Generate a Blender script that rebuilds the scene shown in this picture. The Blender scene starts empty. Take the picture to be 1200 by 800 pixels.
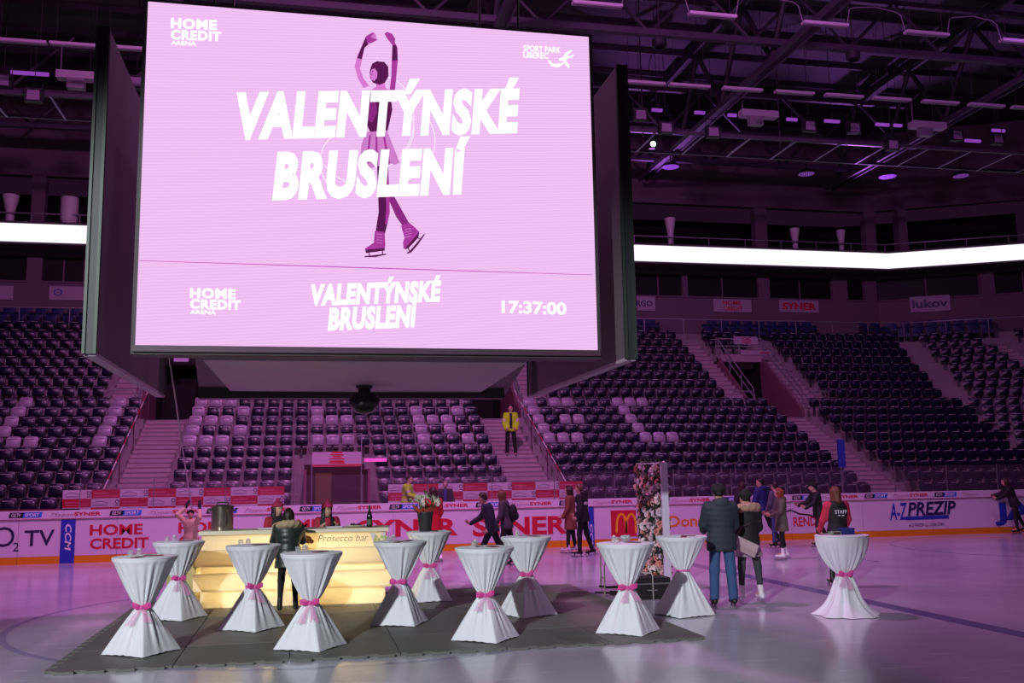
import bpy, math, random
import numpy as np
from mathutils import Vector, Matrix
random.seed(7)
RNG = np.random.default_rng(11)
SC = bpy.context.scene
COL = SC.collection

# ------------------------------------------------------------------ camera
F_PX, PITCH, ROLL, YAW, HC = 1137.45, 0.1402, -0.0170, 0.2101, 1.9737
def cam_axes():
    cy, sy = math.cos(YAW), math.sin(YAW)
    fw = np.array([sy*math.cos(PITCH), cy*math.cos(PITCH), math.sin(PITCH)])
    r = np.array([cy, -sy, 0.0]); u = np.cross(r, fw)
    r2 = r*math.cos(ROLL)+u*math.sin(ROLL); u2 = -r*math.sin(ROLL)+u*math.cos(ROLL)
    return fw, r2, u2
FW, RT, UP = cam_axes()
CP = np.array([0, 0, HC])
cam = bpy.data.cameras.new('camera')
cam.sensor_fit = 'HORIZONTAL'; cam.sensor_width = 36.0; cam.lens = F_PX/1200*36.0; cam.clip_end = 300
cam_o = bpy.data.objects.new('camera', cam); COL.objects.link(cam_o)
M4 = Matrix(((RT[0], UP[0], -FW[0], 0), (RT[1], UP[1], -FW[1], 0), (RT[2], UP[2], -FW[2], HC), (0, 0, 0, 1)))
cam_o.matrix_world = M4
SC.camera = cam_o
def ray(x, y): return FW+(x-600)/F_PX*RT+(400-y)/F_PX*UP
def GP(x, y, z=0.0):
    d = ray(x, y); t = (z-HC)/d[2]; return CP+t*d
def YP(x, y, Y):
    d = ray(x, y); t = Y/d[1]; return CP+t*d
def PJ(P):
    d = np.asarray(P, float)-CP; z = d@FW
    return 600+F_PX*(d@RT)/z, 400-F_PX*(d@UP)/z

# ------------------------------------------------------------------ view, world, lights
SC.view_settings.view_transform = 'Standard'; SC.view_settings.look = 'None'
SC.view_settings.exposure = 0.0; SC.view_settings.gamma = 1.0
SC.view_settings.use_curve_mapping = False
W = bpy.data.worlds.new('world'); SC.world = W; W.use_nodes = True
W.node_tree.nodes['Background'].inputs[0].default_value = (0.45, 0.12, 0.46, 1)
W.node_tree.nodes['Background'].inputs[1].default_value = 0.029

def lamp(name, kind, loc, target, power, color, size=1.0, spot=None, blend=0.5):
    l = bpy.data.lights.new(name, kind); l.energy = power; l.color = color
    if kind == 'AREA': l.shape = 'DISK'; l.size = size
    if kind == 'SPOT': l.spot_size = math.radians(spot); l.spot_blend = blend; l.shadow_soft_size = size
    if kind == 'POINT': l.shadow_soft_size = size
    o = bpy.data.objects.new(name, l); COL.objects.link(o); o.location = loc
    if target is not None:
        o.rotation_euler = (Vector(target)-Vector(loc)).to_track_quat('-Z', 'Y').to_euler()
    return o
MAG = (1.0, 0.30, 0.92); PUR = (0.72, 0.24, 1.0)
lamp('white_follow_spot', 'SPOT', (-13, -13, 11.3), (1.5, 13.6, 0.0), 31000, (0.90, 0.97, 1.0), 0.25, 23, 0.45)
lamp('magenta_wash', 'AREA', (1.5, 17.5, 16.0), (1.6, 31, 0.6), 1900, MAG, 1.2)
lamp('magenta_wash', 'AREA', (-8, 18, 16.0), (-7, 31, 1.5), 480, MAG, 1.2)
lamp('purple_wash', 'AREA', (14, 20, 16.0), (15, 33, 2.0), 480, (0.85, 0.26, 0.90), 1.2)
lamp('purple_wash', 'AREA', (24, 24, 16.0), (27, 37, 3.0), 150, PUR, 1.2)
lamp('ice_wash', 'AREA', (13, 14, 17.0), (12, 17, 0.0), 420, (0.95, 0.52, 0.95), 1.5)
lamp('purple_uplight', 'SPOT', (16.7, 45.6, 14.3), (17.15, 42.6, 17.4), 2000, (0.62, 0.2, 1.0), .1, 80, .8)
lamp('purple_uplight', 'SPOT', (28.7, 44.9, 14.6), (27.9, 42.0, 17.4), 2000, (0.62, 0.2, 1.0), .1, 80, .8)
lamp('ice_wash', 'AREA', (-3, 22, 16.5), (-3, 23, 0.0), 240, (1.0, 0.42, 0.95), 1.5)

# ------------------------------------------------------------------ materials
def lin(h):
    h = h.lstrip('#'); c = [int(h[i:i+2], 16)/255 for i in (0, 2, 4)]
    return tuple(x/12.92 if x <= .04045 else ((x+.055)/1.055)**2.4 for x in c)
MATS = {}
def mat(name, col, rough=0.6, metal=0.0, noise=0.0, nscale=6.0, bump=0.0, bscale=60.0, spec=0.5, emit=0.0, alpha=1.0, sheen=0.0):
    if name in MATS: return MATS[name]
    m = bpy.data.materials.new(name); m.use_nodes = True
    nt = m.node_tree; b = nt.nodes['Principled BSDF']
    c = lin(col) if isinstance(col, str) else col
    b.inputs['Base Color'].default_value = (*c, 1); b.inputs['Roughness'].default_value = rough
    b.inputs['Metallic'].default_value = metal; b.inputs['Specular IOR Level'].default_value = spec
    if sheen: b.inputs['Sheen Weight'].default_value = sheen
    if emit:
        b.inputs['Emission Color'].default_value = (*c, 1); b.inputs['Emission Strength'].default_value = emit
    if alpha < 1: b.inputs['Alpha'].default_value = alpha
    tc = None
    if noise or bump:
        tc = nt.nodes.new('ShaderNodeTexCoord')
    if noise:
        n = nt.nodes.new('ShaderNodeTexNoise'); n.inputs['Scale'].default_value = nscale; n.inputs['Detail'].default_value = 5
        nt.links.new(tc.outputs['Object'], n.inputs['Vector'])
        mx = nt.nodes.new('ShaderNodeMix'); mx.data_type = 'RGBA'
        mx.inputs[6].default_value = (*[x*(1-noise) for x in c], 1); mx.inputs[7].default_value = (*[min(1, x*(1+noise)) for x in c], 1)
        nt.links.new(n.outputs['Fac'], mx.inputs[0]); nt.links.new(mx.outputs[2], b.inputs['Base Color'])
    if bump:
        n2 = nt.nodes.new('ShaderNodeTexNoise'); n2.inputs['Scale'].default_value = bscale; n2.inputs['Detail'].default_value = 4
        nt.links.new(tc.outputs['Object'], n2.inputs['Vector'])
        bp = nt.nodes.new('ShaderNodeBump'); bp.inputs['Strength'].default_value = bump; bp.inputs['Distance'].default_value = 0.02
        nt.links.new(n2.outputs['Fac'], bp.inputs['Height']); nt.links.new(bp.outputs['Normal'], b.inputs['Normal'])
    MATS[name] = m; return m
def emis(name, col, s=1.0):
    if name in MATS: return MATS[name]
    m = bpy.data.materials.new(name); m.use_nodes = True; nt = m.node_tree
    for n in list(nt.nodes): nt.nodes.remove(n)
    o = nt.nodes.new('ShaderNodeOutputMaterial'); e = nt.nodes.new('ShaderNodeEmission')
    c = lin(col) if isinstance(col, str) else col
    e.inputs[0].default_value = (*c, 1); e.inputs[1].default_value = s
    nt.links.new(e.outputs[0], o.inputs[0]); MATS[name] = m; return m
def glassy(name, col, fac, rough=0.05, gl=0.06):
    """clear sheet: transparent + a little tinted diffuse + gloss"""
    if name in MATS: return MATS[name]
    m = bpy.data.materials.new(name); m.use_nodes = True; nt = m.node_tree
    for n in list(nt.nodes): nt.nodes.remove(n)
    o = nt.nodes.new('ShaderNodeOutputMaterial')
    t = nt.nodes.new('ShaderNodeBsdfTransparent'); d = nt.nodes.new('ShaderNodeBsdfDiffuse'); g = nt.nodes.new('ShaderNodeBsdfGlossy')
    d.inputs[0].default_value = (*lin(col), 1); g.inputs['Roughness'].default_value = rough
    m1 = nt.nodes.new('ShaderNodeMixShader'); m1.inputs[0].default_value = fac
    m2 = nt.nodes.new('ShaderNodeMixShader'); m2.inputs[0].default_value = gl
    nt.links.new(t.outputs[0], m1.inputs[1]); nt.links.new(d.outputs[0], m1.inputs[2])
    nt.links.new(m1.outputs[0], m2.inputs[1]); nt.links.new(g.outputs[0], m2.inputs[2])
    nt.links.new(m2.outputs[0], o.inputs[0]); MATS[name] = m; return m

# ------------------------------------------------------------------ mesh helpers
class MB:
    def __init__(s): s.v = []; s.f = []; s.m = []
    def add(s, v, f, mi=0):
        o = len(s.v); s.v.extend([tuple(map(float, p)) for p in v]); s.f.extend([tuple(i+o for i in q) for q in f]); s.m.extend([mi]*len(f)); return s
    def box(s, x0, x1, y0, y1, z0, z1, mi=0):
        return s.add([(x0,y0,z0),(x1,y0,z0),(x1,y1,z0),(x0,y1,z0),(x0,y0,z1),(x1,y0,z1),(x1,y1,z1),(x0,y1,z1)],
            [(0,3,2,1),(4,5,6,7),(0,1,5,4),(1,2,6,5),(2,3,7,6),(3,0,4,7)], mi)
    def hexa(s, b, t, mi=0):
        return s.add(list(b)+list(t), [(0,3,2,1),(4,5,6,7),(0,1,5,4),(1,2,6,5),(2,3,7,6),(3,0,4,7)], mi)
    def quad(s, a, b, c, d, mi=0): return s.add([a,b,c,d], [(0,1,2,3)], mi)
    def prism(s, poly, z0, z1, mi=0):
        n = len(poly)
        return s.add([(x,y,z0) for x,y in poly]+[(x,y,z1) for x,y in poly],
            [tuple(range(n-1,-1,-1)), tuple(range(n,2*n))]+[(i,(i+1)%n,n+(i+1)%n,n+i) for i in range(n)], mi)
    def tube(s, pts, r, n=6, mi=0, caps=True):
        pts = [np.asarray(p, float) for p in pts]; rs = r if isinstance(r, (list, tuple)) else [r]*len(pts)
        V = []; pr = None
        for i, p in enumerate(pts):
            d = pts[min(i+1, len(pts)-1)]-pts[max(i-1, 0)]; d = d/(np.linalg.norm(d)+1e-9)
            if pr is None:
                a = np.array([0,0,1.0]) if abs(d[2]) < .9 else np.array([1.0,0,0])
            else: a = pr
            e1 = a-d*(a@d); e1 /= (np.linalg.norm(e1)+1e-9); e2 = np.cross(d, e1); pr = e1
            for k in range(n):
                t = 2*math.pi*k/n; V.append(p+rs[i]*(math.cos(t)*e1+math.sin(t)*e2))
        Fc = []
        for i in range(len(pts)-1):
            for k in range(n): Fc.append((i*n+k, i*n+(k+1)%n, (i+1)*n+(k+1)%n, (i+1)*n+k))
        if caps:
            Fc.append(tuple(range(n-1,-1,-1))); Fc.append(tuple((len(pts)-1)*n+k for k in range(n)))
        return s.add(V, Fc, mi)
    def lathe(s, prof, n=24, c=(0,0,0), mi=0, cap0=False, cap1=False):
        V = [(c[0]+r*math.cos(2*math.pi*k/n), c[1]+r*math.sin(2*math.pi*k/n), c[2]+z) for r, z in prof for k in range(n)]
        Fc = [(i*n+k, i*n+(k+1)%n, (i+1)*n+(k+1)%n, (i+1)*n+k) for i in range(len(prof)-1) for k in range(n)]
        if cap0: Fc.append(tuple(range(n-1,-1,-1)))
        if cap1: Fc.append(tuple((len(prof)-1)*n+k for k in range(n)))
        return s.add(V, Fc, mi)
    def ball(s, c, r, n=8, mi=0, sc=(1,1,1)):
        prof = [(math.sin(math.pi*i/n), -math.cos(math.pi*i/n)) for i in range(n+1)]
        V = []; m = n+2
        for a, z in prof:
            for k in range(m):
                t = 2*math.pi*k/m; V.append((c[0]+r*sc[0]*a*math.cos(t), c[1]+r*sc[1]*a*math.sin(t), c[2]+r*sc[2]*z))
        return s.add(V, [(i*m+k, i*m+(k+1)%m, (i+1)*m+(k+1)%m, (i+1)*m+k) for i in range(n) for k in range(m)], mi)
    def mesh(s, name, mats, smooth=None):
        me = bpy.data.meshes.new(name); me.from_pydata(s.v, [], s.f)
        for m in (mats if isinstance(mats, (list, tuple)) else [mats]): me.materials.append(m)
        if any(s.m): me.polygons.foreach_set('material_index', s.m)
        if smooth is not None:
            me.polygons.foreach_set('use_smooth', [True]*len(me.polygons))
            me.set_sharp_from_angle(angle=math.radians(smooth))
        me.update(); return me
    def build(s, name, mats, parent=None, smooth=None):
        return link(name, s.mesh(name, mats, smooth), parent)
def link(name, me, parent=None):
    o = bpy.data.objects.new(name, me); COL.objects.link(o)
    if parent is not None: o.parent = parent
    return o
def tag(o, label=None, cat=None, group=None, kind=None):
    if label: o['label'] = label
    if cat: o['category'] = cat
    if group: o['group'] = group
    if kind: o['kind'] = kind
    return o
def empty(name, loc=(0,0,0), rz=0.0):
    o = bpy.data.objects.new(name, None); COL.objects.link(o); o.location = tuple(map(float, loc)); o.rotation_euler = (0,0,rz); o.empty_display_size = .1
    return o
def copy_tree(o, parent=None):
    c = o.copy(); COL.objects.link(c); c.parent = parent
    for ch in o.children: copy_tree(ch, c)
    return c

# ------------------------------------------------------------------ lettering
_tc = {}
def text_geo(s, bold=0.0, shear=0.0, space=1.0):
    key = (s, bold, shear, space)
    if key in _tc: return _tc[key]
    cu = bpy.data.curves.new('t', 'FONT'); cu.body = s; cu.offset = bold; cu.shear = shear; cu.resolution_u = 3; cu.space_character = space
    cu.fill_mode = 'FRONT'
    o = bpy.data.objects.new('t', cu); COL.objects.link(o)
    dg = bpy.context.evaluated_depsgraph_get(); me = bpy.data.meshes.new_from_object(o.evaluated_get(dg))
    v = np.zeros(len(me.vertices)*3); me.vertices.foreach_get('co', v); v = v.reshape(-1, 3)[:, :2]
    f = [tuple(p.vertices) for p in me.polygons]
    bpy.data.objects.remove(o); bpy.data.curves.remove(cu); bpy.data.meshes.remove(me)
    _tc[key] = (v, f); return v, f
CAP = 0.73
def text_on(s, P0, P1, cap, up, m, parent, bold=0.0, shear=0.0, name='lettering', lift=None, label=None, space=1.0):
    """flat lettering whose baseline runs P0 -> P1, capital height cap along up, facing -(P1-P0)x up"""
    v, f = text_geo(s, bold, shear, space)
    P0 = np.asarray(P0, float); P1 = np.asarray(P1, float); up = np.asarray(up, float)
    x0, x1 = v[:, 0].min(), v[:, 0].max(); hv = text_geo('H', bold, 0.0, 1.0)[0][:, 1]; y0, y1 = hv.min(), hv.max()
    e1 = (P1-P0)/(x1-x0); e2 = up*(cap/(y1-y0))
    off = np.zeros(3) if lift is None else np.asarray(lift, float)
    co = P0+off+np.outer(v[:, 0]-x0, e1)+np.outer(v[:, 1]-y0, e2)
    me = bpy.data.meshes.new(name); me.from_pydata(co.tolist(), [], f); me.materials.append(m)
    o = link(name, me, parent)
    if label: o['label'] = label
    return o
def text_px(s, a, b, cap, Y, m, parent, bold=0.0, shear=0.0, space=1.0, label=None):
    P0 = YP(*a, Y); P1 = YP(*b, Y); T = YP(a[0], a[1]-cap, Y)
    return text_on(s, P0, P1, T[2]-P0[2], (0,0,1), m, parent, bold, shear, label=label, space=space)

# ------------------------------------------------------------------ ice
def ice_material():
    m = bpy.data.materials.new('ice'); m.use_nodes = True; nt = m.node_tree; b = nt.nodes['Principled BSDF']
    tc = nt.nodes.new('ShaderNodeTexCoord')
    n1 = nt.nodes.new('ShaderNodeTexNoise'); n1.inputs['Scale'].default_value = .35; n1.inputs['Detail'].default_value = 6
    nt.links.new(tc.outputs['Object'], n1.inputs['Vector'])
    cr = nt.nodes.new('ShaderNodeValToRGB')
    cr.color_ramp.elements[0].position = .3; cr.color_ramp.elements[0].color = (*lin('#a9a8b4'), 1)
    cr.color_ramp.elements[1].position = .7; cr.color_ramp.elements[1].color = (*lin('#c6c6d0'), 1)
    nt.links.new(n1.outputs['Fac'], cr.inputs[0])
    # pale skate scratches: stretched noise thresholded
    mp = nt.nodes.new('ShaderNodeMapping'); mp.inputs['Scale'].default_value = (1.1, 9, 1); mp.inputs['Rotation'].default_value = (0, 0, .35)
    nt.links.new(tc.outputs['Object'], mp.inputs['Vector'])
    n2 = nt.nodes.new('ShaderNodeTexNoise'); n2.inputs['Scale'].default_value = 1.6; n2.inputs['Detail'].default_value = 8; n2.inputs['Distortion'].default_value = .6
    nt.links.new(mp.outputs['Vector'], n2.inputs['Vector'])
    r2 = nt.nodes.new('ShaderNodeValToRGB'); r2.color_ramp.elements[0].position = .63; r2.color_ramp.elements[1].position = .72
    nt.links.new(n2.outputs['Fac'], r2.inputs[0])
    mx = nt.nodes.new('ShaderNodeMix'); mx.data_type = 'RGBA'; mx.inputs[7].default_value = (*lin('#e8e6ee'), 1)
    ml = nt.nodes.new('ShaderNodeMath'); ml.operation = 'MULTIPLY'; ml.inputs[1].default_value = .45
    nt.links.new(r2.outputs[0], ml.inputs[0]); nt.links.new(ml.outputs[0], mx.inputs[0])
    nt.links.new(cr.outputs[0], mx.inputs[6]); nt.links.new(mx.outputs[2], b.inputs['Base Color'])
    rr = nt.nodes.new('ShaderNodeMapRange'); rr.inputs[3].default_value = .10; rr.inputs[4].default_value = .22
    nt.links.new(n2.outputs['Fac'], rr.inputs[0]); nt.links.new(rr.outputs[0], b.inputs['Roughness'])
    b.inputs['IOR'].default_value = 1.31
    bp = nt.nodes.new('ShaderNodeBump'); bp.inputs['Strength'].default_value = .05; bp.inputs['Distance'].default_value = .01
    nt.links.new(n2.outputs['Fac'], bp.inputs['Height']); nt.links.new(bp.outputs['Normal'], b.inputs['Normal'])
    return m
BY = 27.46            # face of the far dasher boards
floor = MB().quad((-34,-3,0),(36,-3,0),(36,BY+.2,0),(-34,BY+.2,0)).build('floor', ice_material()); tag(floor, kind='structure')
paint_blue = mat('ice_blue_line', '#77789f', .16); paint_ring = mat('ice_circle_line', '#9799b6', .16); paint_red = mat('ice_red_line', '#b79fae', .16)
MB().box(8.36,8.66,-3,BY-.02,.001,.003).build('painted_line', paint_blue, floor)
def ring(cx, cy, r, w, m, name='painted_circle', n=96):
    b = MB(); V = []; Fc = []
    for k in range(n):
        t = 2*math.pi*k/n; c, s_ = math.cos(t), math.sin(t)
        V += [(cx+(r-w)*c, cy+(r-w)*s_, .002), (cx+(r+w)*c, cy+(r+w)*s_, .002)]
    for k in range(n):
        j = (k+1) % n; Fc.append((2*k, 2*k+1, 2*j+1, 2*j))
    b.add(V, Fc); return b.build(name, m, floor)
ring(.45, 15.5, 4.5, .05, paint_ring)
ring(19.8, 22.4, 4.5, .04, paint_ring)
MB().box(12.5,12.56,20,21.5,.001,.003).build('painted_line', paint_ring, floor)

# ------------------------------------------------------------------ far boards
bm_white = mat('board_white', '#d9d2dd', .28, noise=.03, nscale=2)
bm_yel = mat('kick_plate_yellow', '#e0930f', .35); bm_red = mat('print_red', '#c81f3c', .4); bm_navy = mat('print_navy', '#2b2456', .4)
bm_blue = mat('print_blue', '#2b3fb0', .4); bm_lblue = mat('print_light_blue', '#2f74d8', .4); bm_org = mat('print_orange', '#e8912a', .4)
bm_yl = mat('print_yellow', '#f4bc22', .4); bm_wh = mat('print_white', '#efeaf2', .4); bm_dk = mat('print_dark', '#241b30', .5)
bm_line = mat('board_red_line', '#b0607c', .4); bm_joint = mat('board_joint', '#8f8496', .5)
alu = mat('aluminium', '#9a9aa2', .35, .7)
boards = empty('rink_boards', (0, BY, 0)); tag(boards, 'white rink boards with sponsor lettering and a yellow kick plate along the ice', 'rink boards')
boards.location = (0,0,0)
BH = 1.354; XB0, XB1 = -24.0, 26.4
pw = 2.4; k = 0; x = XB0
while x < XB1-.01:
    g = .006
    MB().box(x+g, x+pw-g, BY, BY+.06, .19, 1.13).build('board_panel', bm_white, boards)
    MB().box(x+g, x+pw-g, BY-.012, BY+.06, .0, .185).build('kick_plate', bm_yel, boards)
    MB().box(x+g, x+pw-g, BY-.02, BY+.10, 1.145, BH).build('dasher_panel', bm_white, boards)
    x += pw
MB().box(XB0, XB1, BY+.012, BY+.06, .0, BH-.02).build('backing', bm_joint, boards)
MB().box(XB0, XB1, BY-.03, BY+.0, 1.128, 1.146).build('edge_strip', bm_line, boards)
TB = BY-.006; TD = BY-.026      # print planes
def tb(s, a, b, cap, m, bold=.02, shear=0., label=None): return text_px(s, a, b, cap, TB, m, boards, bold, shear, label=label)
tb('O', (-9,641), (16.5,640), 23, bm_navy, .0); tb('2', (14.5,646), (22,645.6), 10, bm_navy, .0); tb('TV', (28,640), (63.5,638.7), 18.5, bm_navy, .012)
def board_rect(a, b, m, Y=TB, name='print_panel', zc=None):
    p = YP(*a, Y); q = YP(*b, Y); z0, z1 = (min(p[2],q[2]), max(p[2],q[2])) if zc is None else zc
    return MB().box(p[0], q[0], Y-.003, Y+.004, z0, z1).build(name, m, boards)
def ccm(x0, x1, cap=.15):
    board_rect((x0,609), (x1,661), bm_blue, BY-.016, 'blue_band', (0.005, 1.12))
    P = YP((x0+x1)/2, 640, BY-.021); P[0] -= cap/2; zt = YP((x0+x1)/2, 614, BY-.021)[2]; zb = YP((x0+x1)/2, 645, BY-.021)[2]
    text_on('CCM', (P[0],P[1],zt), (P[0],P[1],zb), cap, (1,0,0), bm_wh, boards, .02, .2)
ccm(72, 86.5); ccm(690, 697.5, .09)
for i, x0 in enumerate((105, 209, 313)):
    dy = -.0265*(x0-105)
    tb('HOME', (x0,627.3+dy), (x0+62,625.7+dy), 12.5, bm_red, .03); tb('CREDIT', (x0,643.3+dy), (x0+69,641.6+dy), 12.5, bm_red, .03)
tb('SYNER', (420,630), (537,627), 20.5, bm_red, .035); tb('SYNER', (554,628.5), (665,625), 21.5, bm_red, .035)
board_rect((715.6,598), (746,628), bm_red)
def arch(cx, w, y0, y1):
    for sgn in (-1, 1):
        pts = []
        for k in range(9):
            t = k/8; a = math.pi*(1-t); px_ = cx+sgn*w/4-math.cos(math.pi*t)*w/4
            pts.append(YP(px_, y0-(y0-y1)*math.sin(math.pi*t)**.6, TB-.008))
        b = MB(); n = len(pts); ww = .032
        V = [];
        for i, p in enumerate(pts):
            d = pts[min(i+1,n-1)]-pts[max(i-1,0)]; nn = np.array([-d[2],0,d[0]]); nn /= np.linalg.norm(nn)+1e-9
            V += [p+nn*ww, p-nn*ww]
        b.add(V, [(2*i,2*i+1,2*i+3,2*i+2) for i in range(n-1)]); b.build('logo_arch', bm_yl, boards)
arch(734, 23, 624, 602)
tb("McDonald's", (760,618), (851,615.3), 13, bm_org, .02)
tb('REND', (930,617), (957,615.7), 11, bm_red, .02)
def line_print(pts, w, m, Y=TB-.002):
    P = [YP(*p, Y) for p in pts]; n = len(P); V = []
    for i, p in enumerate(P):
        d = P[min(i+1,n-1)]-P[max(i-1,0)]; nn = np.array([-d[2],0,d[0]]); nn /= np.linalg.norm(nn)+1e-9; V += [p+nn*w, p-nn*w]
    return MB().add(V, [(2*i,2*i+1,2*i+3,2*i+2) for i in range(n-1)]).build('print_line', m, boards)
line_print([(905,606),(918,600),(927,597.5),(937,602),(948,603),(955,605.5),(957,608)], .022, bm_dk)
tb('A-Z', (1043,609.5), (1064,608.7), 20, bm_blue, .02, .15); tb('PREZIP', (1064,604.5), (1121,602.2), 16, bm_navy, .03, .2)
line_print([(1061,607.2),(1112,605.2)], .055, bm_blue)
tb('A-Z PREZIP a.s. CHRUDIM', (1065,617.3), (1106,615.8), 3.6, bm_navy, .0)
tb('JA', (1166,610), (1212,607.6), 21, bm_blue, .05)
# dasher strip prints repeat every period
z0s, z1s = 1.205, 1.30
Xs = YP(87, 601, TD)[0]; per = (YP(983, 583, TD)[0]-Xs)/9
for i in range(-5, 11):
    X = Xs+i*per
    text_on('SYNER', (X,TD,z0s), (X+.66,TD,z0s), .095, (0,0,1), bm_red, boards, .035)
    for (a, b, m, t) in ((.86,1.19,bm_dk,'O2.TV'), (1.17,1.64,bm_lblue,'SPORT')):
        MB().add([(X+a,TD,z0s-.02),(X+b,TD,z0s-.02),(X+b+.03,TD,z1s+.02),(X+a+.03,TD,z1s+.02)], [(0,1,2,3)]).build('print_panel', m, boards)
        text_on(t, (X+a+.07,TD-.004,z0s+.005), (X+b-.04,TD-.004,z0s+.005), .085, (0,0,1), bm_wh, boards, .02, .2)
    text_on('7Sypan', (X+1.85,TD,z0s), (X+2.42,TD,z0s), .085, (0,0,1), bm_line, boards, -.012, .3)
# glass above the boards
glass = glassy('rink_glass', '#b69ab8', .045, .05, .05)
gx0 = YP(93, 590, BY)[0]
for i in range(18):
    a = gx0+i*1.83; b_ = a+1.81
    if a > 25: break
    MB().box(a, b_, BY+.045, BY+.057, BH, BH+.80).build('glass_pane', glass, boards)
    MB().box(a-.013, a+.007, BY+.04, BY+.062, BH, BH+.82).build('glass_joint', alu, boards)

# ------------------------------------------------------------------ stands
PHI = math.radians(27.0); SB = 30.0; YB = 45.0      # bend of the bowl: X=30 at Y=45
def bend_x(Y): return SB-(YB-Y)*math.tan(PHI/2)
def TP(s, Y, z=0.0):
    xb = bend_x(Y)
    if s <= xb: return np.array([s, Y, z])
    return np.array([xb+(s-xb)*math.cos(PHI), Y-(s-xb)*math.sin(PHI), z])
def WS(px, py, Y):
    """photo point -> (s, z) on the wall line at offset Y (facet aware)"""
    P = YP(px, py, Y); xb = bend_x(Y)
    if P[0] <= xb: return P[0], P[2]
    n = np.array([math.sin(PHI), math.cos(PHI), 0]); d = ray(px, py); p0 = np.array([xb, Y, 0])
    t = ((p0-CP)@n)/(d@n); P = CP+t*d
    return xb+math.hypot(P[0]-xb, P[1]-Y), P[2]
def swept_box(b, s0, s1, Y0, Y1, z0, z1, mi=0):
    xb = min(bend_x(Y0), bend_x(Y1))
    segs = [(s0, s1)]
    if s0 < bend_x(Y0) and s1 > bend_x(Y0)+.3: segs = [(s0, None), (None, s1)]
    for (a, c) in segs:
        sa0 = bend_x(Y0) if a is None else a; sa1 = bend_x(Y1) if a is None else a
        sc0 = bend_x(Y0) if c is None else c; sc1 = bend_x(Y1) if c is None else c
        q = [TP(sa0,Y0), TP(sc0,Y0), TP(sc1,Y1), TP(sa1,Y1)]
        b.hexa([(p[0],p[1],z0) for p in q], [(p[0],p[1],z1) for p in q], mi)
    return b
conc = mat('terrace_concrete', '#8d8088', .75, noise=.12, nscale=1.5, bump=.15, bscale=20)
stepm = mat('stair_concrete', '#a8949e', .7, noise=.10, nscale=3)
nose = mat('stair_nosing', '#85757f', .7)
wallm = mat('suite_wall', '#6d5a68', .8, noise=.08, nscale=.8)
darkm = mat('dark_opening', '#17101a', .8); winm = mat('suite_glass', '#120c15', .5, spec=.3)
railm = mat('rail_steel', '#a99fb0', .35, .6)
LY0, LD, LZ0, LR, LN = 29.7, .80, .83, .387, 10
UY0, UD, UZ0, UR, UN = 38.2, .75, 4.86, .468, 8
AIS = [-5.0, 7.35, 19.85]          # lower aisles
AW = .72
SMIN, SMAX = -32.0, 42.0
lowz = lambda k: LZ0+LR*k
upz = lambda k: UZ0+UR*k
b = MB()
DOOR = YP(395, 560, 30.0)[0]; DW = .98
cut_low = [(a-AW, a+AW) for a in AIS]
def intervals(cuts, s0, s1):
    cuts = sorted(cuts); out = []; c = s0
    for a, d in cuts:
        if a > c: out.append((c, a))
        c = max(c, d)
    if c < s1: out.append((c, s1))
    return out
for k in range(LN):
    cuts = list(cut_low)+([(DOOR-DW, DOOR+DW)] if k < 4 else [])
    for (a, c) in intervals(cuts, SMIN, SMAX):
        swept_box(b, a, c, LY0+LD*k, LY0+LD*(k+1)+(.5 if k == LN-1 else 0), -.1 if k == 0 else lowz(k)-.6, lowz(k))
tag(b.build('floor_lower_terrace', conc), kind='structure')
b = MB()
VW = 1.15; SWD = 1.1; VY = 42.0
for k in range(UN):
    Y = UY0+UD*k; cuts = []
    for a in AIS:
        cuts.append((a-VW-SWD, a+VW+SWD) if Y < VY else (a-VW-SWD, a-VW))
        if Y >= VY: cuts.append((a+VW, a+VW+SWD))
    cuts.append((32.9+.2, 34.3+.2))
    for (a, c) in intervals(cuts, SMIN, SMAX):
        swept_box(b, a, c, Y, Y+UD, upz(k)-.7, upz(k))
tag(b.build('floor_upper_terrace', conc), kind='structure')
b = MB(); VIPY = UY0+UD*UN     # two raised rows of lounge seats and the gallery floor
swept_box(b, SMIN, SMAX, VIPY, VIPY+.8, 7.6, 8.55); swept_box(b, SMIN, SMAX, VIPY+.8, VIPY+3.0, 7.6, 8.95)
tag(b.build('floor_gallery', conc), kind='structure')

# aisle stairs, one child per step
def stairs(name, s0, s1, Y0, Y1, z0, z1, n):
    st = empty(name, TP((s0+s1)/2, Y0, z0)); tag(st, kind='structure'); st.location = (0,0,0)
    for i in range(n):
        ya = Y0+(Y1-Y0)*i/n; yb = Y0+(Y1-Y0)*(i+1)/n; z = z0+(z1-z0)*(i+1)/n
        o = swept_box(MB(), s0, s1, ya, yb, z-.42, z).build('step', stepm, st)
        swept_box(MB(), s0, s1, ya-.008, ya+.035, z-.045, z+.004).build('step_nosing', nose, o)
    return st
for a in AIS:
    stairs('floor_aisle_stairs', a-AW, a+AW, LY0-.4, LY0+LD*LN+.1, LZ0-.38, lowz(LN-1), 24)
    for sg in (-1, 1):
        s0, s1 = sorted((a+sg*VW, a+sg*(VW+SWD)))
        stairs('floor_vomitory_stairs', s0, s1, UY0+.1, UY0+UD*UN, UZ0-.3, upz(UN-1)+.1, 16)
stairs('floor_corner_stairs', 33.1, 34.5, UY0, UY0+UD*UN, UZ0-.3, upz(UN-1), 16)
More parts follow.
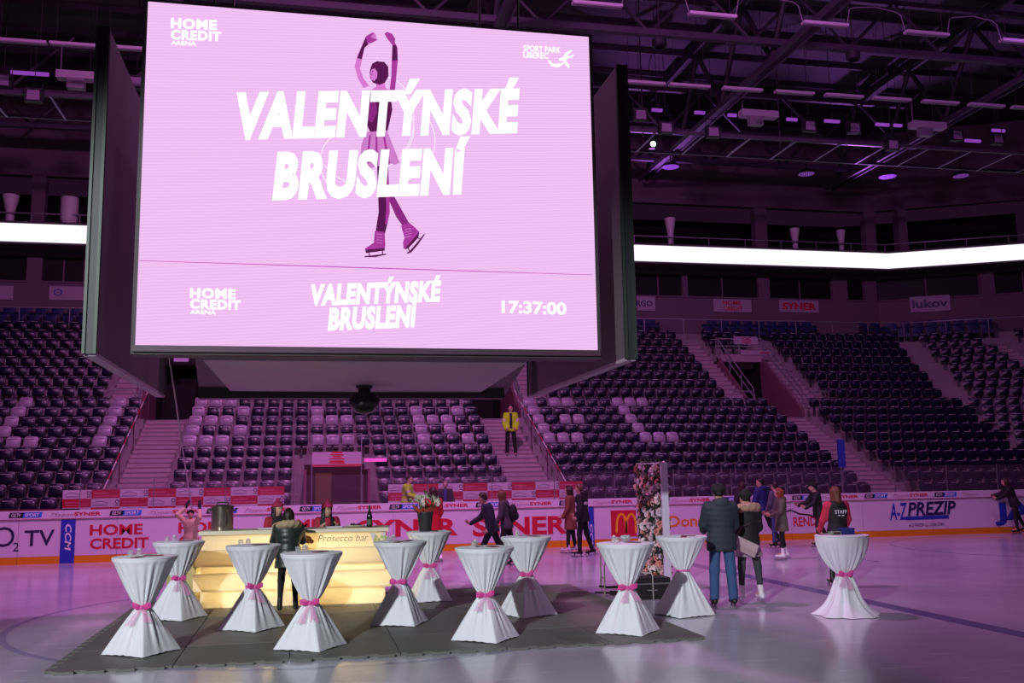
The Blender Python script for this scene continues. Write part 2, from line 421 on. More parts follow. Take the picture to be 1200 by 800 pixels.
# vomitories
vred = mat('vomitory_wall', '#7d4a62', .8)
for a in AIS:
    b = MB()
    for sg in (-1, 1):
        x0, x1 = sorted((a+sg*VW, a+sg*(VW-.12)))
        zf = lowz(LN-1)
        Ya, Yb = UY0+.1, VY
        b.hexa([(x0,Ya,zf-.1),(x1,Ya,zf-.1),(x1,Yb,zf-.1),(x0,Yb,zf-.1)], [(x0,Ya,zf+.35),(x1,Ya,zf+.35),(x1,Yb,zf+3.15),(x0,Yb,zf+3.15)], 0)
    tag(b.build('wall_vomitory', vred), kind='structure')
    b = MB().box(a-VW, a+VW, UY0-.2, VY+2, lowz(LN-1)-.2, lowz(LN-1)+.01, 0)
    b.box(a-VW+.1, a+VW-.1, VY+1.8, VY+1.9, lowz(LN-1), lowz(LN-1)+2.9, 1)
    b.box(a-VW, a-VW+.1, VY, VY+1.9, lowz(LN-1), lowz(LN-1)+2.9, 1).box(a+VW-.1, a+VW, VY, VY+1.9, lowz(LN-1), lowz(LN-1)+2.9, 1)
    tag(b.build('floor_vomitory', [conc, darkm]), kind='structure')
    hz = lowz(LN-1)+2.88
    tag(MB().box(a-VW, a+VW, VY-.15, VY+.1, hz, hz+.34).build('trim_vomitory_header', mat('header_concrete', '#a88fa0', .7)), kind='structure')

# handrails: things of their own
def rail(pts, label, name='handrail', posts=(), r=.028, group=None):
    root = empty(name, pts[0]); root.location = (0,0,0)
    MB().tube(pts, r, 6).build('top_rail', railm, root, 40)
    for (p, q) in posts: MB().tube([p, q], r*.9, 6).build('post', railm, root, 40)
    tag(root, label, 'handrail', group); return root
zf = lowz(LN-1)
for a, nm in zip(AIS, ('left', 'middle', 'right')):
    # hoop rail in front of the vomitory
    Yr = UY0-.05
    for sg in (-1, 1):
        x0 = a+sg*(VW+.05); x1 = a+sg*(VW+SWD)
        rail([(x0,Yr,zf),(x0,Yr,zf+1.0),(x0+sg*.15,Yr,zf+1.15),(x1-sg*.1,Yr,zf+1.15),(x1,Yr,zf+1.02),(x1,Yr,zf)],
            'bent steel hoop rail on the %s side of the %s stand exit' % ('left' if sg < 0 else 'right', nm), posts=[((x0,Yr,zf+.58),(x1,Yr,zf+.58))])
        xs = a+sg*(VW-.02)
        Ps = [(xs, UY0+.2+t*(VY-UY0-.4), zf+.55+t*2.6+.75) for t in (0,.33,.66,1)]
        rail(Ps, 'sloping steel handrail on the %s wall of the %s stand exit' % ('left' if sg < 0 else 'right', nm),
             posts=[((p[0],p[1],p[2]-.85), p) for p in Ps]+[((Ps[0][0],Ps[0][1],Ps[0][2]-.35),(Ps[-1][0],Ps[-1][1],Ps[-1][2]-.35))])
    Ps = [(a-VW,VY,hz+1.1),(a+VW,VY,hz+1.1)]
    rail(Ps, 'level steel guard rail above the %s stand exit' % nm, posts=[((p,VY,hz+.4),(p,VY,hz+1.1)) for p in (a-VW,a,a+VW)]+[((a-VW,VY,hz+.75),(a+VW,VY,hz+.75))])
    # red-white chain/hand line along one side of the lower aisle
    if a < 15:
        xs = a-AW+.08 if a < 0 else a+AW-.05
        rp = [(xs, LY0+LD*t, lowz(t)+.92+(.03*math.sin(t*9))) for t in np.linspace(.2, 9.6, 14)]
        root = empty('barrier_tape_line', rp[0]); root.location = (0,0,0)
        red = mat('tape_red', '#b02a55', .5); wht = mat('tape_white', '#d8c8d4', .5)
        for i in range(13): MB().tube([rp[i], rp[i+1]], .022, 5, 0).build('tape_piece', red if i % 2 else wht, root)
        for t in (0, 4, 8, 13): MB().tube([(rp[t][0],rp[t][1],rp[t][2]-.95), rp[t]], .02, 6).build('post', mat('tape_post', '#5a2f4c', .5), root)
        tag(root, 'red and white hand line climbing beside the %s lower stairs' % nm, 'barrier')
# gallery rail
xa, xb_ = YP(846, 377, VIPY)[0], SMAX
gal = [TP(s, VIPY-.05, 9.55) for s in np.arange(SMIN, SMAX, 2.0)]
rail(gal, 'long steel guard rail in front of the blue lounge seats', posts=[((p[0],p[1],8.5), tuple(p)) for p in gal])

# door tunnel in the front of the middle block
dz = lowz(3)+.35
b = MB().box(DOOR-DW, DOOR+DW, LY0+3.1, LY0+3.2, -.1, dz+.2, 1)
b.box(DOOR-DW, DOOR-DW+.08, LY0, LY0+3.1, -.1, dz, 0).box(DOOR+DW-.08, DOOR+DW, LY0, LY0+3.1, -.1, dz, 0)
b.box(DOOR-DW, DOOR+DW, LY0-.9, LY0+3.1, -.1, .45, 0)
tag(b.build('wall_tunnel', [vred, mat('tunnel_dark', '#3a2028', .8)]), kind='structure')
dr = MB().box(DOOR-.62, DOOR-.1, LY0+2.95, LY0+3.08, .45, 2.25).build('door_1', mat('tunnel_door', '#6b5a2c', .5)); tag(dr, kind='structure')
MB().box(DOOR-.2, DOOR-.16, LY0+2.9, LY0+2.95, 1.2, 1.35).build('door_handle', alu, dr)
can = empty('tunnel_canopy', (0,0,0)); tag(can, 'pale lettered canopy board over the tunnel door in the middle stand', 'canopy')
p0 = YP(365.5, 545, LY0-.1); p1 = YP(423.5, 529, LY0-.1)
MB().box(p0[0], p1[0], LY0-.12, LY0-.02, p0[2], p1[2]).build('canopy_board', mat('canopy_pale', '#b9a0b8', .6), can)
MB().box(p0[0], p1[0], LY0-.15, LY0-.10, p0[2]-.05, p0[2]+.02).build('canopy_trim', mat('canopy_red', '#b8465c', .5), can)
xm = (p0[0]+p1[0])/2
for k_, (w_, z_) in enumerate(((.17,.36),(.21,.29),(.14,.235),(.24,.17),(.22,.10),(.25,.05))):
    MB().add([(xm-w_,LY0-.126,p0[2]+z_),(xm+w_,LY0-.126,p0[2]+z_-.012),(xm+w_*.9,LY0-.126,p0[2]+z_+.03),(xm-w_*.8,LY0-.126,p0[2]+z_+.035)], [(0,1,2,3)]).build('print_mark', bm_red, can)
rail([(p0[0],LY0-.1,.45),(p0[0],LY0-.1,p1[2]+.55),(p1[0],LY0-.1,p1[2]+.55),(p1[0],LY0-.1,.45)], 'square steel rail frame around the tunnel door canopy', r=.02)
lb = YP(427,541,LY0-.1); lb2 = YP(453,536.5,LY0-.1)
o = empty('light_bar', (0,0,0)); tag(o, 'thin glowing pink light bar right of the tunnel canopy', 'light')
MB().box(lb[0], lb2[0], LY0-.16, LY0-.1, lb[2], lb2[2]).build('glow_tube', emis('pink_glow', '#ff58d0', .9), o)
MB().box(lb[0]+.2, lb2[0]-.2, LY0-.1, LY0+.4, lb[2]+.02, lb2[2]-.02).build('bracket', alu, o)

# sponsor wall (red / white chequer) in front of the first row
sp = empty('sponsor_wall', (0,0,0)); tag(sp, 'red and white chequered sponsor boards below the first seat row', 'sponsor boards')
sy = LY0-.2
red2 = mat('sponsor_red', '#b51f3a', .45); whit2 = mat('sponsor_white', '#cfc3d2', .45); skd = mat('sponsor_grey', '#6d6478', .5); pkl = mat('sponsor_pale_red', '#d0607c', .5)
xs0 = YP(206.3, 580, sy)[0]; cw = (YP(302, 580, sy)[0]-xs0)/3
i0 = int(math.floor((YP(95,580,sy)[0]-xs0)/cw)); i1 = int(math.ceil((YP(661,580,sy)[0]-xs0)/cw))
zt = 1.86; rh = .245
for i in range(i0, i1):
    X = xs0+i*cw
    if DOOR-DW-.35 < X+cw/2 < DOOR+DW+.2: continue
    for r in range(3):
        redc = (i+r) % 2 == 1; z1 = zt-r*rh
        o = MB().box(X+.003, X+cw-.003, sy-.03, sy, z1-rh+.003, z1).build('sponsor_panel', red2 if redc else whit2, sp)
        if r == 2: continue
        if redc:
            for (f0, f1, zq, hq) in ((.10,.62,.085,.035),(.10,.93,.165,.028)):
                MB().add([(X+cw*f0,sy-.034,z1-zq-hq),(X+cw*f1,sy-.034,z1-zq-hq),(X+cw*f1,sy-.034,z1-zq),(X+cw*f0,sy-.034,z1-zq)], [(0,1,2,3)]).build('print_strip', pkl, o)
        else:
            MB().add([(X+.05,sy-.034,z1-.20),(X+.44,sy-.034,z1-.20),(X+.44,sy-.034,z1-.165),(X+.05,sy-.034,z1-.165)], [(0,1,2,3)]).build('print_strip', mat('sponsor_soft','#9f8fa6',.5), o)
            q = [(X+.05,z1-.13),(X+.15,z1-.09),(X+.26,z1-.075),(X+.36,z1-.10),(X+.46,z1-.13)]
            MB().add([(a_, sy-.034, z_+s_) for a_, z_ in q for s_ in (.008,-.008)], [(2*j,2*j+1,2*j+3,2*j+2) for j in range(4)]).build('print_line', skd, o)
            bb_ = MB(); n = 14; bb_.add([(X+.69+.06*math.cos(2*math.pi*j/n)*rr, sy-.034, z1-.095+.06*math.sin(2*math.pi*j/n)*rr) for j in range(n) for rr in (.55,1)],
                [(2*j,2*j+1,(2*j+3)%(2*n),(2*j+2)%(2*n)) for j in range(n)])
            bb_.build('logo_ring', skd, o)
            MB().add([(X+.63,sy-.034,z1-.205),(X+.75,sy-.034,z1-.205),(X+.75,sy-.034,z1-.18),(X+.63,sy-.034,z1-.18)], [(0,1,2,3)]).build('print_strip', skd, o)
# plain dark red wall base left and right of it
b = MB(); X0 = YP(95,580,sy)[0]; X1 = YP(661,580,sy)[0]
b.box(SMIN, X0, sy-.03, LY0, .0, 1.35).box(X1, 34, sy-.03, LY0, .0, 1.18)
tag(b.build('wall_stand_front', mat('stand_front_red', '#7b2440', .6)), kind='structure')
b = MB().box(SMIN, 34, BY+.3, LY0-.2, -.1, .40); tag(b.build('floor_walkway', conc), kind='structure')

# ------------------------------------------------------------------ gallery walls
WY = VIPY+2.6
b = MB()
zA, zB, zC, zD, zE, zT = 8.9, WS(850,348,WY)[1], WS(850,323,WY)[1], 12.58, 13.5, 17.5
zO = WS(800,239,WY+1.2)[1]
def ws(px): return WS(px, 335, WY)[0]
wins = [(-60,30),(48,97),(250,400),(420,560),(590,690),(745,800),(806,889),(902,975),(993,1013),(1027,1150),(1166,1240)]
segs = [(ws(a), ws(c)) for a, c in wins]
swept_box(b, SMIN, SMAX, WY, WY+.3, zA, zB); swept_box(b, SMIN, SMAX, WY, WY+.3, zC, zD)
for (a, c) in intervals(segs, SMIN, SMAX): swept_box(b, a, c, WY, WY+.3, zB, zC)
tag(b.build('wall_suites', wallm), kind='structure')
for i, (a, c) in enumerate(segs):
    w = swept_box(MB(), a, c, WY+.22, WY+.26, zB, zC).build('window_%d' % (i+1), winm); tag(w, kind='structure')
    swept_box(MB(), a-.05, c+.05, WY-.06, WY+.02, zB-.08, zB).build('window_sill', wallm, w)
    m_ = (a+c)/2
    if c-a > 1.5: swept_box(MB(), m_-.03, m_+.03, WY+.18, WY+.22, zB, zC).build('window_mullion', wallm, w)
# upper balcony slab, LED ribbon, columns, top band
b = swept_box(MB(), SMIN, SMAX, YB+.12, WY+6, zD, zD+.3); tag(b.build('floor_balcony', wallm), kind='structure')
b = swept_box(MB(), SMIN, SMAX, YB+.06, YB+.16, zD-.05, zE+.05); tag(b.build('wall_balcony_front', mat('balcony_dark', '#3a2c3a', .7)), kind='structure')
rib = empty('led_ribbon', (0,0,0)); tag(rib, 'glowing white LED ribbon running along the balcony front', 'led display')
ribm = emis('ribbon_light', '#fff2ff', 1.15); zr0, zr1 = 12.62, 13.42
s = SMIN
while s < SMAX-.1:
    swept_box(MB(), s, s+1.995, YB-.02, YB+.06, zr0, zr1).build('led_module', ribm, rib); s += 2.0
b = MB(); WU = WY+1.2
swept_box(b, SMIN, SMAX, WU, WU+.4, zO, zT+3.5)
cols = [(36,52),(200,214),(330,345),(460,474),(590,604),(700,712),(884,898),(1013,1025),(1052,1062)]
for a, c in cols:
    s0 = WS(a, 250, WU)[0]; s1 = WS(c, 250, WU)[0]; swept_box(b, s0, s1, WU, WU+.5, zD, zO+.02)
tag(b.build('wall_upper', wallm), kind='structure')
b = swept_box(MB(), SMIN, SMAX, WU+5, WU+5.2, zD, 17); tag(b.build('wall_back', darkm), kind='structure')
gal = [TP(s, YB+.2, 13.95) for s in np.arange(SMIN, SMAX, 2.0)]
rail(gal, 'thin steel rail above the glowing LED ribbon', posts=[((p[0],p[1],13.4), tuple(p)) for p in gal], r=.03)
# funnel-shaped pale lamps standing on the balcony
funm = mat('funnel_white', '#c9bcc8', .5)
for (px, py, py2, w, lab, sq) in ((785,256,272,13,'pale funnel planter on the balcony right of the hanging cube',0),(931,268,283,12,'pale funnel planter on the balcony, second of the right row',0),
        (985,270,284,11,'pale funnel planter on the balcony, rightmost',0),(13,229,246,16,'pale bowl planter on the balcony at the far left edge',0),(82,232,248,17,'pale drum planter on the balcony left of the cube',1)):
    s0, z1 = WS(px, py, YB+.5); P = TP(s0, YB+.5, 0); r = w/2*YB/F_PX*1.12
    z0 = zD+.3; root = empty('funnel_planter', (P[0],P[1],z0)); h = z1-z0
    pr = [(r*.5,0),(r*.5,h*.45),(r*.55,h*.62),(r*.85,h*.86),(r,h),(r*.93,h),(r*.7,h*.8)] if not sq else [(r*.6,0),(r*.6,h*.35),(r,h*.45),(r,h),(r*.93,h),(r*.9,h*.6)]
    MB().lathe(pr, 20, cap0=True).build('bowl', funm, root, 40)
    MB().lathe([(r*.62,0),(r*.62,.06),(r*.5,.08)], 20, cap0=True).build('foot', funm, root, 40)
    tag(root, lab, 'planter', 'pale planters on the balcony')
# sponsor signs on the suite wall
def sign(px0, px1, py0, py1, lines, lab, Y=WY-.08, bg='#a99bad', name='sponsor_sign'):
    s0, z1 = WS(px0, py0, Y); s1, z0 = WS(px1, py1, Y)
    A = TP(s0, Y); B = TP(s1, Y); root = empty(name, (0,0,0))
    d = (B-A)/np.linalg.norm(B-A); n = np.array([d[1], -d[0], 0]); q = [A+n*.0, B+n*.0, B-n*.05, A-n*.05]
    MB().hexa([(p[0],p[1],z0) for p in q], [(p[0],p[1],z1) for p in q]).build('sign_panel', mat('sign_'+bg, bg, .5), root)
    L = np.linalg.norm(B-A)
    for (t, f0, f1, zb, zc, m, bold) in lines:
        P0 = A+d*L*f0+n*.012; P1 = A+d*L*f1+n*.012; P0[2] = P1[2] = z0+(z1-z0)*zb
        text_on(t, P0, P1, (z1-z0)*zc, (0,0,1), m, root, bold)
    tag(root, lab, 'sign', 'sponsor signs in the stands')
sign(746,768,347,364, [('ARGO', -.35,.85,.3,.4,bm_navy,.02)], 'white sign lettered ARGO beside the hanging cube')
sign(836,881,350,366, [('HOME',.25,.72,.55,.33,bm_red,.02),('CREDIT',.25,.76,.12,.33,bm_red,.02)], 'white sign lettered HOME CREDIT on the suite wall')
sign(913,960,351,366.5, [('SYNER',.07,.93,.22,.56,bm_red,.04)], 'white sign lettered SYNER on the suite wall')
sign(1066,1114,348,363.5, [('lukov',.05,.95,.25,.55,bm_navy,.03)], 'white sign lettered lukov on the suite wall')
sign(58,100,335,352, [('O',.12,.36,.3,.5,bm_blue,0)], 'white sign with a round blue mark left of the cube')
sign(-20,15,334,351, [], 'white sign cut by the left edge of the photo')
sign(860,888,394,403.5, [('HOME',.3,.7,.55,.33,bm_red,.02),('CREDIT',.3,.74,.12,.33,bm_red,.02)], 'small HOME CREDIT sign on the rail above the right stand exit', Y=VY-.1)
sign(868,904,410,416, [('SYNER',.62,.95,.25,.5,bm_red,.03)], 'lettered strip over the opening of the right stand exit', Y=VY-.2)
P = YP(987, 548, BY+1.5); zp0 = P[2]-.40; zp1 = YP(987, 515, BY+1.5)[2]-.40
root = empty('padded_post', (P[0], P[1], .40)); MB().box(-.11,.11,-.05,.05,zp0,zp1).build('blue_pad', mat('pad_blue', '#2a3c9e', .5), root)
MB().tube([(0,.02,0),(0,.02,zp0+.1)], .02, 6).build('post', alu, root); MB().box(-.1,.1,-.1,.1,0,.02).build('base_plate', alu, root)
tag(root, 'slim post with an upright blue pad before the right lower stairs', 'post')

# ------------------------------------------------------------------ stadium seats
ORD = ['first','second','third','fourth','fifth','sixth','seventh','eighth','ninth','tenth','eleventh','twelfth','thirteenth','fourteenth','fifteenth','sixteenth','seventeenth','eighteenth','nineteenth','twentieth','twenty-first','twenty-second','twenty-third','twenty-fourth','twenty-fifth']
ORD += ['thirtieth']*40
navy = mat('seat_navy', '#170f2e', .33, noise=.06, nscale=3); grey = mat('seat_pale', '#9c90a4', .35); blue = mat('seat_blue', '#20275a', .45)
seat_tag = mat('seat_tag', '#cfc6d6', .4); seat_br = mat('seat_bracket', '#4a4150', .5, .4)
def seat_parts(w=.425):
    h = w/2
    def slab(y0, z0, y1, z1, t, wb, wt):
        """rounded-corner slab leaning from (y0,z0) to (y1,z1), thickness t towards the viewer"""
        b = MB(); d = np.array([0,y1-y0,z1-z0]); n = np.array([0,-d[2],d[1]]); n = n/np.linalg.norm(n)
        xs = (-1,-.6,0,.6,1); V = []
        for q, wq, tq in ((0,wb*.92,.55),(.12,wb,1),(.8,wt,1),(1.0,wt*.9,.6)):
            for x in xs: V.append(np.array([x*wq,y0,z0])+d*(q-(.05*x*x if q == 1.0 else 0))+n*t*tq*(1.0-.62*x*x))
        for q, wq in ((0,wb*.92),(.12,wb),(.8,wt),(1.0,wt*.9)):
            for x in (-1,1): V.append(np.array([x*wq,y0,z0])+d*(q-(.05 if q == 1.0 else 0)))
        F_ = [(r*5+c,r*5+c+1,r*5+c+6,r*5+c+5) for r in range(3) for c in range(4)]
        for r in range(3):
            F_ += [(r*5, r*5+5, 22+2*r, 20+2*r), (r*5+9, r*5+4, 21+2*r, 23+2*r), (20+2*r, 22+2*r, 23+2*r, 21+2*r)]
        F_ += [(0,20,21,4,3,2,1), (15,16,17,18,19,27,26)]
        return b.add(V, F_)
    back = slab(.52,.47,.60,.83,.045,h*.95,h); pan = slab(.40,.46,.44,.75,.07,h*.9,h*.86)
    tg = MB().box(-.07,.07,.30,.318,.735,.752); br = MB().box(-.03,.03,.46,.56,0.02,.5).box(-h*.9,h*.9,.44,.52,.44,.48)
    tg = MB().box(-.13,.13,.362,.378,.745,.758)
    return back, pan, tg, br
SB_, SPn, STg, SBr = seat_parts()
me_back = {c: SB_.mesh('backrest', m, 50) for c, m in (('navy',navy),('pale',grey))}
me_pan = {c: SPn.mesh('seat_pan', m, 50) for c, m in (('navy',navy),('pale',grey))}
me_tag = STg.mesh('seat_tag', seat_tag); me_br = SBr.mesh('seat_bracket', seat_br)
allseat = []     # (s, Y, z, tier)
PIT = .525
for k in range(LN):
    cuts = [(a-AW-.04, a+AW+.04) for a in AIS]+([(DOOR-DW-.12, DOOR+DW+.12)] if k < 5 else [])
    for (a, c) in intervals(cuts, SMIN+4, SMAX-6):
        n = int((c-a)/PIT); off = (c-a-n*PIT)/2
        for i in range(n): allseat.append((a+off+(i+.5)*PIT, LY0+LD*k, lowz(k), 0))
for k in range(UN):
    Y = UY0+UD*k; cuts = []
    for a in AIS:
        cuts.append((a-VW-SWD-.05, a+VW+SWD+.05) if Y < VY else (a-VW-SWD-.05, a-VW-.02))
        if Y >= VY: cuts.append((a+VW+.02, a+VW+SWD+.05))
    cuts.append((33.0, 34.6)); xb = bend_x(Y+.4); cuts.append((xb-.35, xb+.45))
    for (a, c) in intervals(cuts, SMIN+2, SMAX-3):
        n = int((c-a)/PIT); off = (c-a-n*PIT)/2
        for i in range(n): allseat.append((a+off+(i+.5)*PIT, Y, upz(k), 1))
# which seats are pale: read off the photograph
pale_px = []
for (x0,y0,sc,pts) in ((180,440,.25,[(235,112),(305,112),(385,112),(230,165),(450,165),(218,215),(293,215),(368,215),(740,165),(740,215),(815,215),(885,215),(205,265),(437,265),(190,315),(270,315),(350,315),(740,315),(815,315),(890,315)]),
        (400,440,.25,[(350,160),(555,160),(360,213),(430,213),(500,213),(370,262),(513,262),(380,310),(600,310)]),
        (0,320,.35,[(58,425),(35,465),(15,505),(5,545),(25,580),(85,580),(387,422),(372,462),(357,502),(340,540),(322,578)]),
        (600,380,.275,[(165,320),(225,320),(450,318),(505,320),(562,320),(122,365),(475,365),(142,408),(203,408),(262,408),(500,408),(165,455),(527,452),(183,495),(245,495),(310,495),(555,492),(615,492),(675,490),(100,320)])):
    pale_px += [(x0+sc*x, y0+sc*y) for x, y in pts]
proj = np.array([PJ(TP(s,Y+.4,z+.6)) for s,Y,z,t in allseat])
pale = set()
for p in pale_px:
    d = np.hypot(proj[:,0]-p[0], proj[:,1]-p[1]); j = int(np.argmin(d))
    if d[j] < 13: pale.add(j)
def hidden(i):
    x, y = proj[i]; return (165 < x < 690 and y < 400) or (240 < x < 585 and y < 455) or not (-5 < x < 1205)
dist = np.array([np.linalg.norm(TP(s,Y,z)-CP) for s,Y,z,t in allseat])
vis = [i for i in np.argsort(dist) if not hidden(i)]
single = set(vis[:300])
blocks = [(-99,-5,'left of the left lower stairs'),(-5,7.35,'between the left and middle lower stairs'),(7.35,19.85,'between the middle and right lower stairs'),(19.85,99,'right of the right lower stairs')]
seat0 = {}
bulk = MB()
RAW = [(np.array(b_.v), b_.f, mi) for b_, mi in ((SB_,0),(SPn,0),(STg,2),(SBr,3))]
bV, bF, bM = [], [], []; nb = 0
for i, (s, Y, z, t) in enumerate(allseat):
    c = 'pale' if i in pale else 'navy'; P = TP(s, Y, z); rz = -PHI if s > bend_x(Y) else 0.0
    if i in single:
        bi = [q for q, (a, d, w) in enumerate(blocks) if a <= s < d][0]; where = blocks[bi][2]; row = [q for q in allseat if q[1] == Y and blocks[bi][0] <= q[0] < blocks[bi][1]]
        num = sorted(q[0] for q in row).index(s); num = len(row)-1-num if bi == 0 else num; kr = int(round((Y-LY0)/LD))
        lab = '%s folding seat, %s row up, %s %s lower stairs' % ('pale grey' if c == 'pale' else 'dark navy', ORD[kr], ORD[num], ('left of the left','right of the left','right of the middle','right of the right')[bi])
        grp = ('pale' if c == 'pale' else 'navy')+' seats '+where
        root = empty('stadium_seat', P, rz)
        link('backrest', me_back[c], root); link('seat_pan', me_pan[c], root)
        link('seat_tag', me_tag, root); link('seat_bracket', me_br, root)
        tag(root, lab, 'seat', grp)
    else:
        cr, sr = math.cos(rz), math.sin(rz)
        for V, f, mi in RAW:
            q = np.column_stack((P[0]+V[:,0]*cr-V[:,1]*sr, P[1]+V[:,0]*sr+V[:,1]*cr, P[2]+V[:,2]))
            bV.append(q); bF += [tuple(j+nb for j in ff) for ff in f]; bM += [1 if (mi == 0 and c == 'pale') else mi]*len(f); nb += len(V)
me = bpy.data.meshes.new('stadium_seat_rows'); me.from_pydata(np.vstack(bV).tolist(), [], bF)
for m in (navy, grey, seat_tag, seat_br): me.materials.append(m)
me.polygons.foreach_set('material_index', bM); me.polygons.foreach_set('use_smooth', [True]*len(bF)); me.set_sharp_from_angle(angle=math.radians(50))
tag(link('stadium_seat_rows', me), 'rows of dark navy folding stadium seats filling the farther and upper stands', 'seats', kind='stuff')
# blue lounge seats in two rows under the suite windows
b = MB()
root0 = None; grp = 'blue lounge seats under the suite windows'
lm_b = MB(); lm_b.add(*[(SB_.v), SB_.f])
lounge_back = MB(); lounge_back.v = [(x*1.25, y, z*1.08) for x,y,z in SB_.v]; lounge_back.f = SB_.f; lounge_back.m = SB_.m
lounge_pan = MB().box(-.27,.27,.05,.52,.30,.46); lounge_arm = MB().box(-.02,.02,.08,.55,.0,.62)
lmb = lounge_back.mesh('backrest', blue); lmp = lounge_pan.mesh('seat_cushion', blue); lma = lounge_arm.mesh('armrest', seat_br); cntL = {}
for r, (Y, z) in enumerate(((VIPY+.05, 8.55), (VIPY+.95, 8.95))):
    for s in np.arange(SMIN+4, 40, .66):
        P = TP(s, Y, z); px, py = PJ(P)
        if not -8 < px < 1172 or 150 < px < 705 or 772 < px < 832 or 960 < px < 1020: continue
        root = empty('lounge_seat', P, -PHI if s > bend_x(Y) else 0)
        link('backrest', lmb, root); link('seat_cushion', lmp, root); link('armrest', lma, root).location = (-.29,0,0); link('armrest', lma, root).location = (.29,0,0)
        zone = 'left of the hanging cube' if px < 150 else 'right of the hanging cube' if px < 1000 else 'from the pillar beside the lukov sign'
        n_ = cntL.get((r, zone), 0); cntL[(r, zone)] = n_+1
        tag(root, 'blue lounge seat, %s row, %s %s' % (('front','back')[r], ORD[n_], zone), 'seat', 'blue lounge seats')

# ------------------------------------------------------------------ roof
roofm = mat('roof_deck', '#453c47', .85, noise=.1, nscale=.6); trm = mat('truss_steel', '#54485c', .5, .2); trd = mat('truss_dark', '#38303c', .6, .2)
ceil = MB().box(-40, 60, -4, 53, 21.6, 21.8).build('ceiling', roofm); tag(ceil, kind='structure')
for y in np.arange(2, 52, 2.4): MB().box(-40, 60, y-.05, y+.05, 21.35, 21.6).build('purlin', trd, ceil)
beamx = [17.15, 27.9, 6.4, -4.3, -15.0]
for i, X in enumerate(beamx):
    t = empty('roof_truss', (0,0,0)); tag(t, 'dark steel roof truss %s' % ('ending above the right side of the LED ribbon' if i == 0 else 'farthest right across the roof' if i == 1 else 'right above the hanging cube' if i == 2 else 'left above the hanging cube' if i == 3 else 'at the far left of the roof' if i == 4 else 'beyond the right edge of the photo'), 'truss', 'roof trusses')
    MB().box(X-.22, X+.22, -3, 46.8, 17.42, 17.55).box(X-.22, X-.16, -3, 46.8, 17.3, 17.42).box(X+.16, X+.22, -3, 46.8, 17.3, 17.42).build('bottom_chord', trm, t)
    MB().box(X-.2, X+.2, -3, 46.8, 20.9, 21.3).build('top_chord', trd, t)
    for j, y in enumerate(np.arange(0, 46, 4.6)):
        MB().tube([(X,y,17.6),(X,y+2.3,20.9)], .11, 6).build('brace', trd, t); MB().tube([(X,y+2.3,20.9),(X,y+4.6,17.6)], .11, 6).build('brace', trd, t)
for j, (y, z) in enumerate(((24.5,18.4),(31.5,17.9),(40.5,17.7),(44.5,17.75))):
    t = empty('cross_truss', (0,0,0)); tag(t, 'dark cross girder spanning the roof, %s from the camera' % ORD[j], 'truss', 'cross girders')
    XE = 45 if j < 2 else 29
    MB().box(-30, XE, y-.12, y+.12, z-.12, z+.12).build('chord', trm, t); MB().box(-30, XE, y-.1, y+.1, z+1.9, z+2.1).build('chord', trd, t)
    for x in np.arange(-28, XE-4, 4.0):
        MB().tube([(x,y,z),(x+2,y,z+2)], .07, 5).build('brace', trd, t); MB().tube([(x+2,y,z+2),(x+4,y,z)], .07, 5).build('brace', trd, t)
# hanging lighting bridge with thin frames; rungs tinted to stand for purple light
lb_m = mat('bridge_steel_purple_lit', '#8a66a8', .35, .5)
t = empty('lighting_bridge', (0,0,0)); tag(t, 'hanging lighting bridge of thin frames below the roof trusses', 'truss')
zb = 16.0
for y in (36.2, 38.6): MB().box(-28, 44, y-.06, y+.06, zb-.06, zb+.06).build('bridge_chord', trm, t)
for x in np.arange(-26, 44, 2.1):
    MB().box(x-.04, x+.04, 36.2, 38.6, zb-.08, zb-.02).build('bridge_rung', lb_m, t)
for x in np.arange(-24, 44, 6.3): MB().tube([(x,37.4,zb),(x,37.4,21.4)], .03, 5).build('hanger', trd, t)
# linear batten lights
lampb = mat('batten_body', '#b9a6bd', .5); lampd = mat('batten_diffuser', '#8f7f96', .4)
cable = mat('thin_cable', '#8a7a90', .6)
bat = MB().box(-.8,.8,-.11,.11,.0,.09); bdi = MB().box(-.76,.76,-.075,.075,-.02,.0); bcl = MB().box(-.12,.12,-.05,.05,.09,.13)
mb1 = bat.mesh('housing', lampb); mb2 = bdi.mesh('diffuser', lampd); mb3 = bcl.mesh('clamp', trd); mh = MB().tube([(-.6,0,.09),(-.6,0,4)], .008, 4).tube([(.6,0,.09),(.6,0,4)], .008, 4).mesh('hanger_wires', trd)
def batten(P, lab, grp, rz=0):
    root = empty('batten_light', P, rz)
    for n, m in (('housing',mb1),('diffuser',mb2),('clamp',mb3)): link(n, m, root)
    MB().tube([(-.6,0,.05),(-.6,0,21.61-P[2])], .008, 4).build('hanger_wire', trd, root); MB().tube([(.6,0,.05),(.6,0,21.61-P[2])], .008, 4).build('hanger_wire', trd, root)
    tag(root, lab, 'ceiling light', grp); return root
rowA = [YP(px, py, 27.2) for px, py in ((558,-5),(700,7),(835,19.5),(967,30),(1086,41),(1197,50.5))]
for i, P in enumerate(rowA):
    batten(P, 'unlit batten light in the near row, %s from the screen' % ORD[i], 'near row of batten lights')
    if i:
        a = rowA[i-1]+[.8,0,.1]; c = P-[.8,0,-.1]
        o = MB().tube([a, a+[.12,0,.55], a+[.3,0,.62], (a+c)/2+[0,0,.72], c+[-.3,0,.62], c+[-.12,0,.5], c], .014, 5).build('power_cable', cable); tag(o, 'thin power cable in the %s gap of the near batten row' % ORD[i-1], 'cable', 'cables between batten lights')
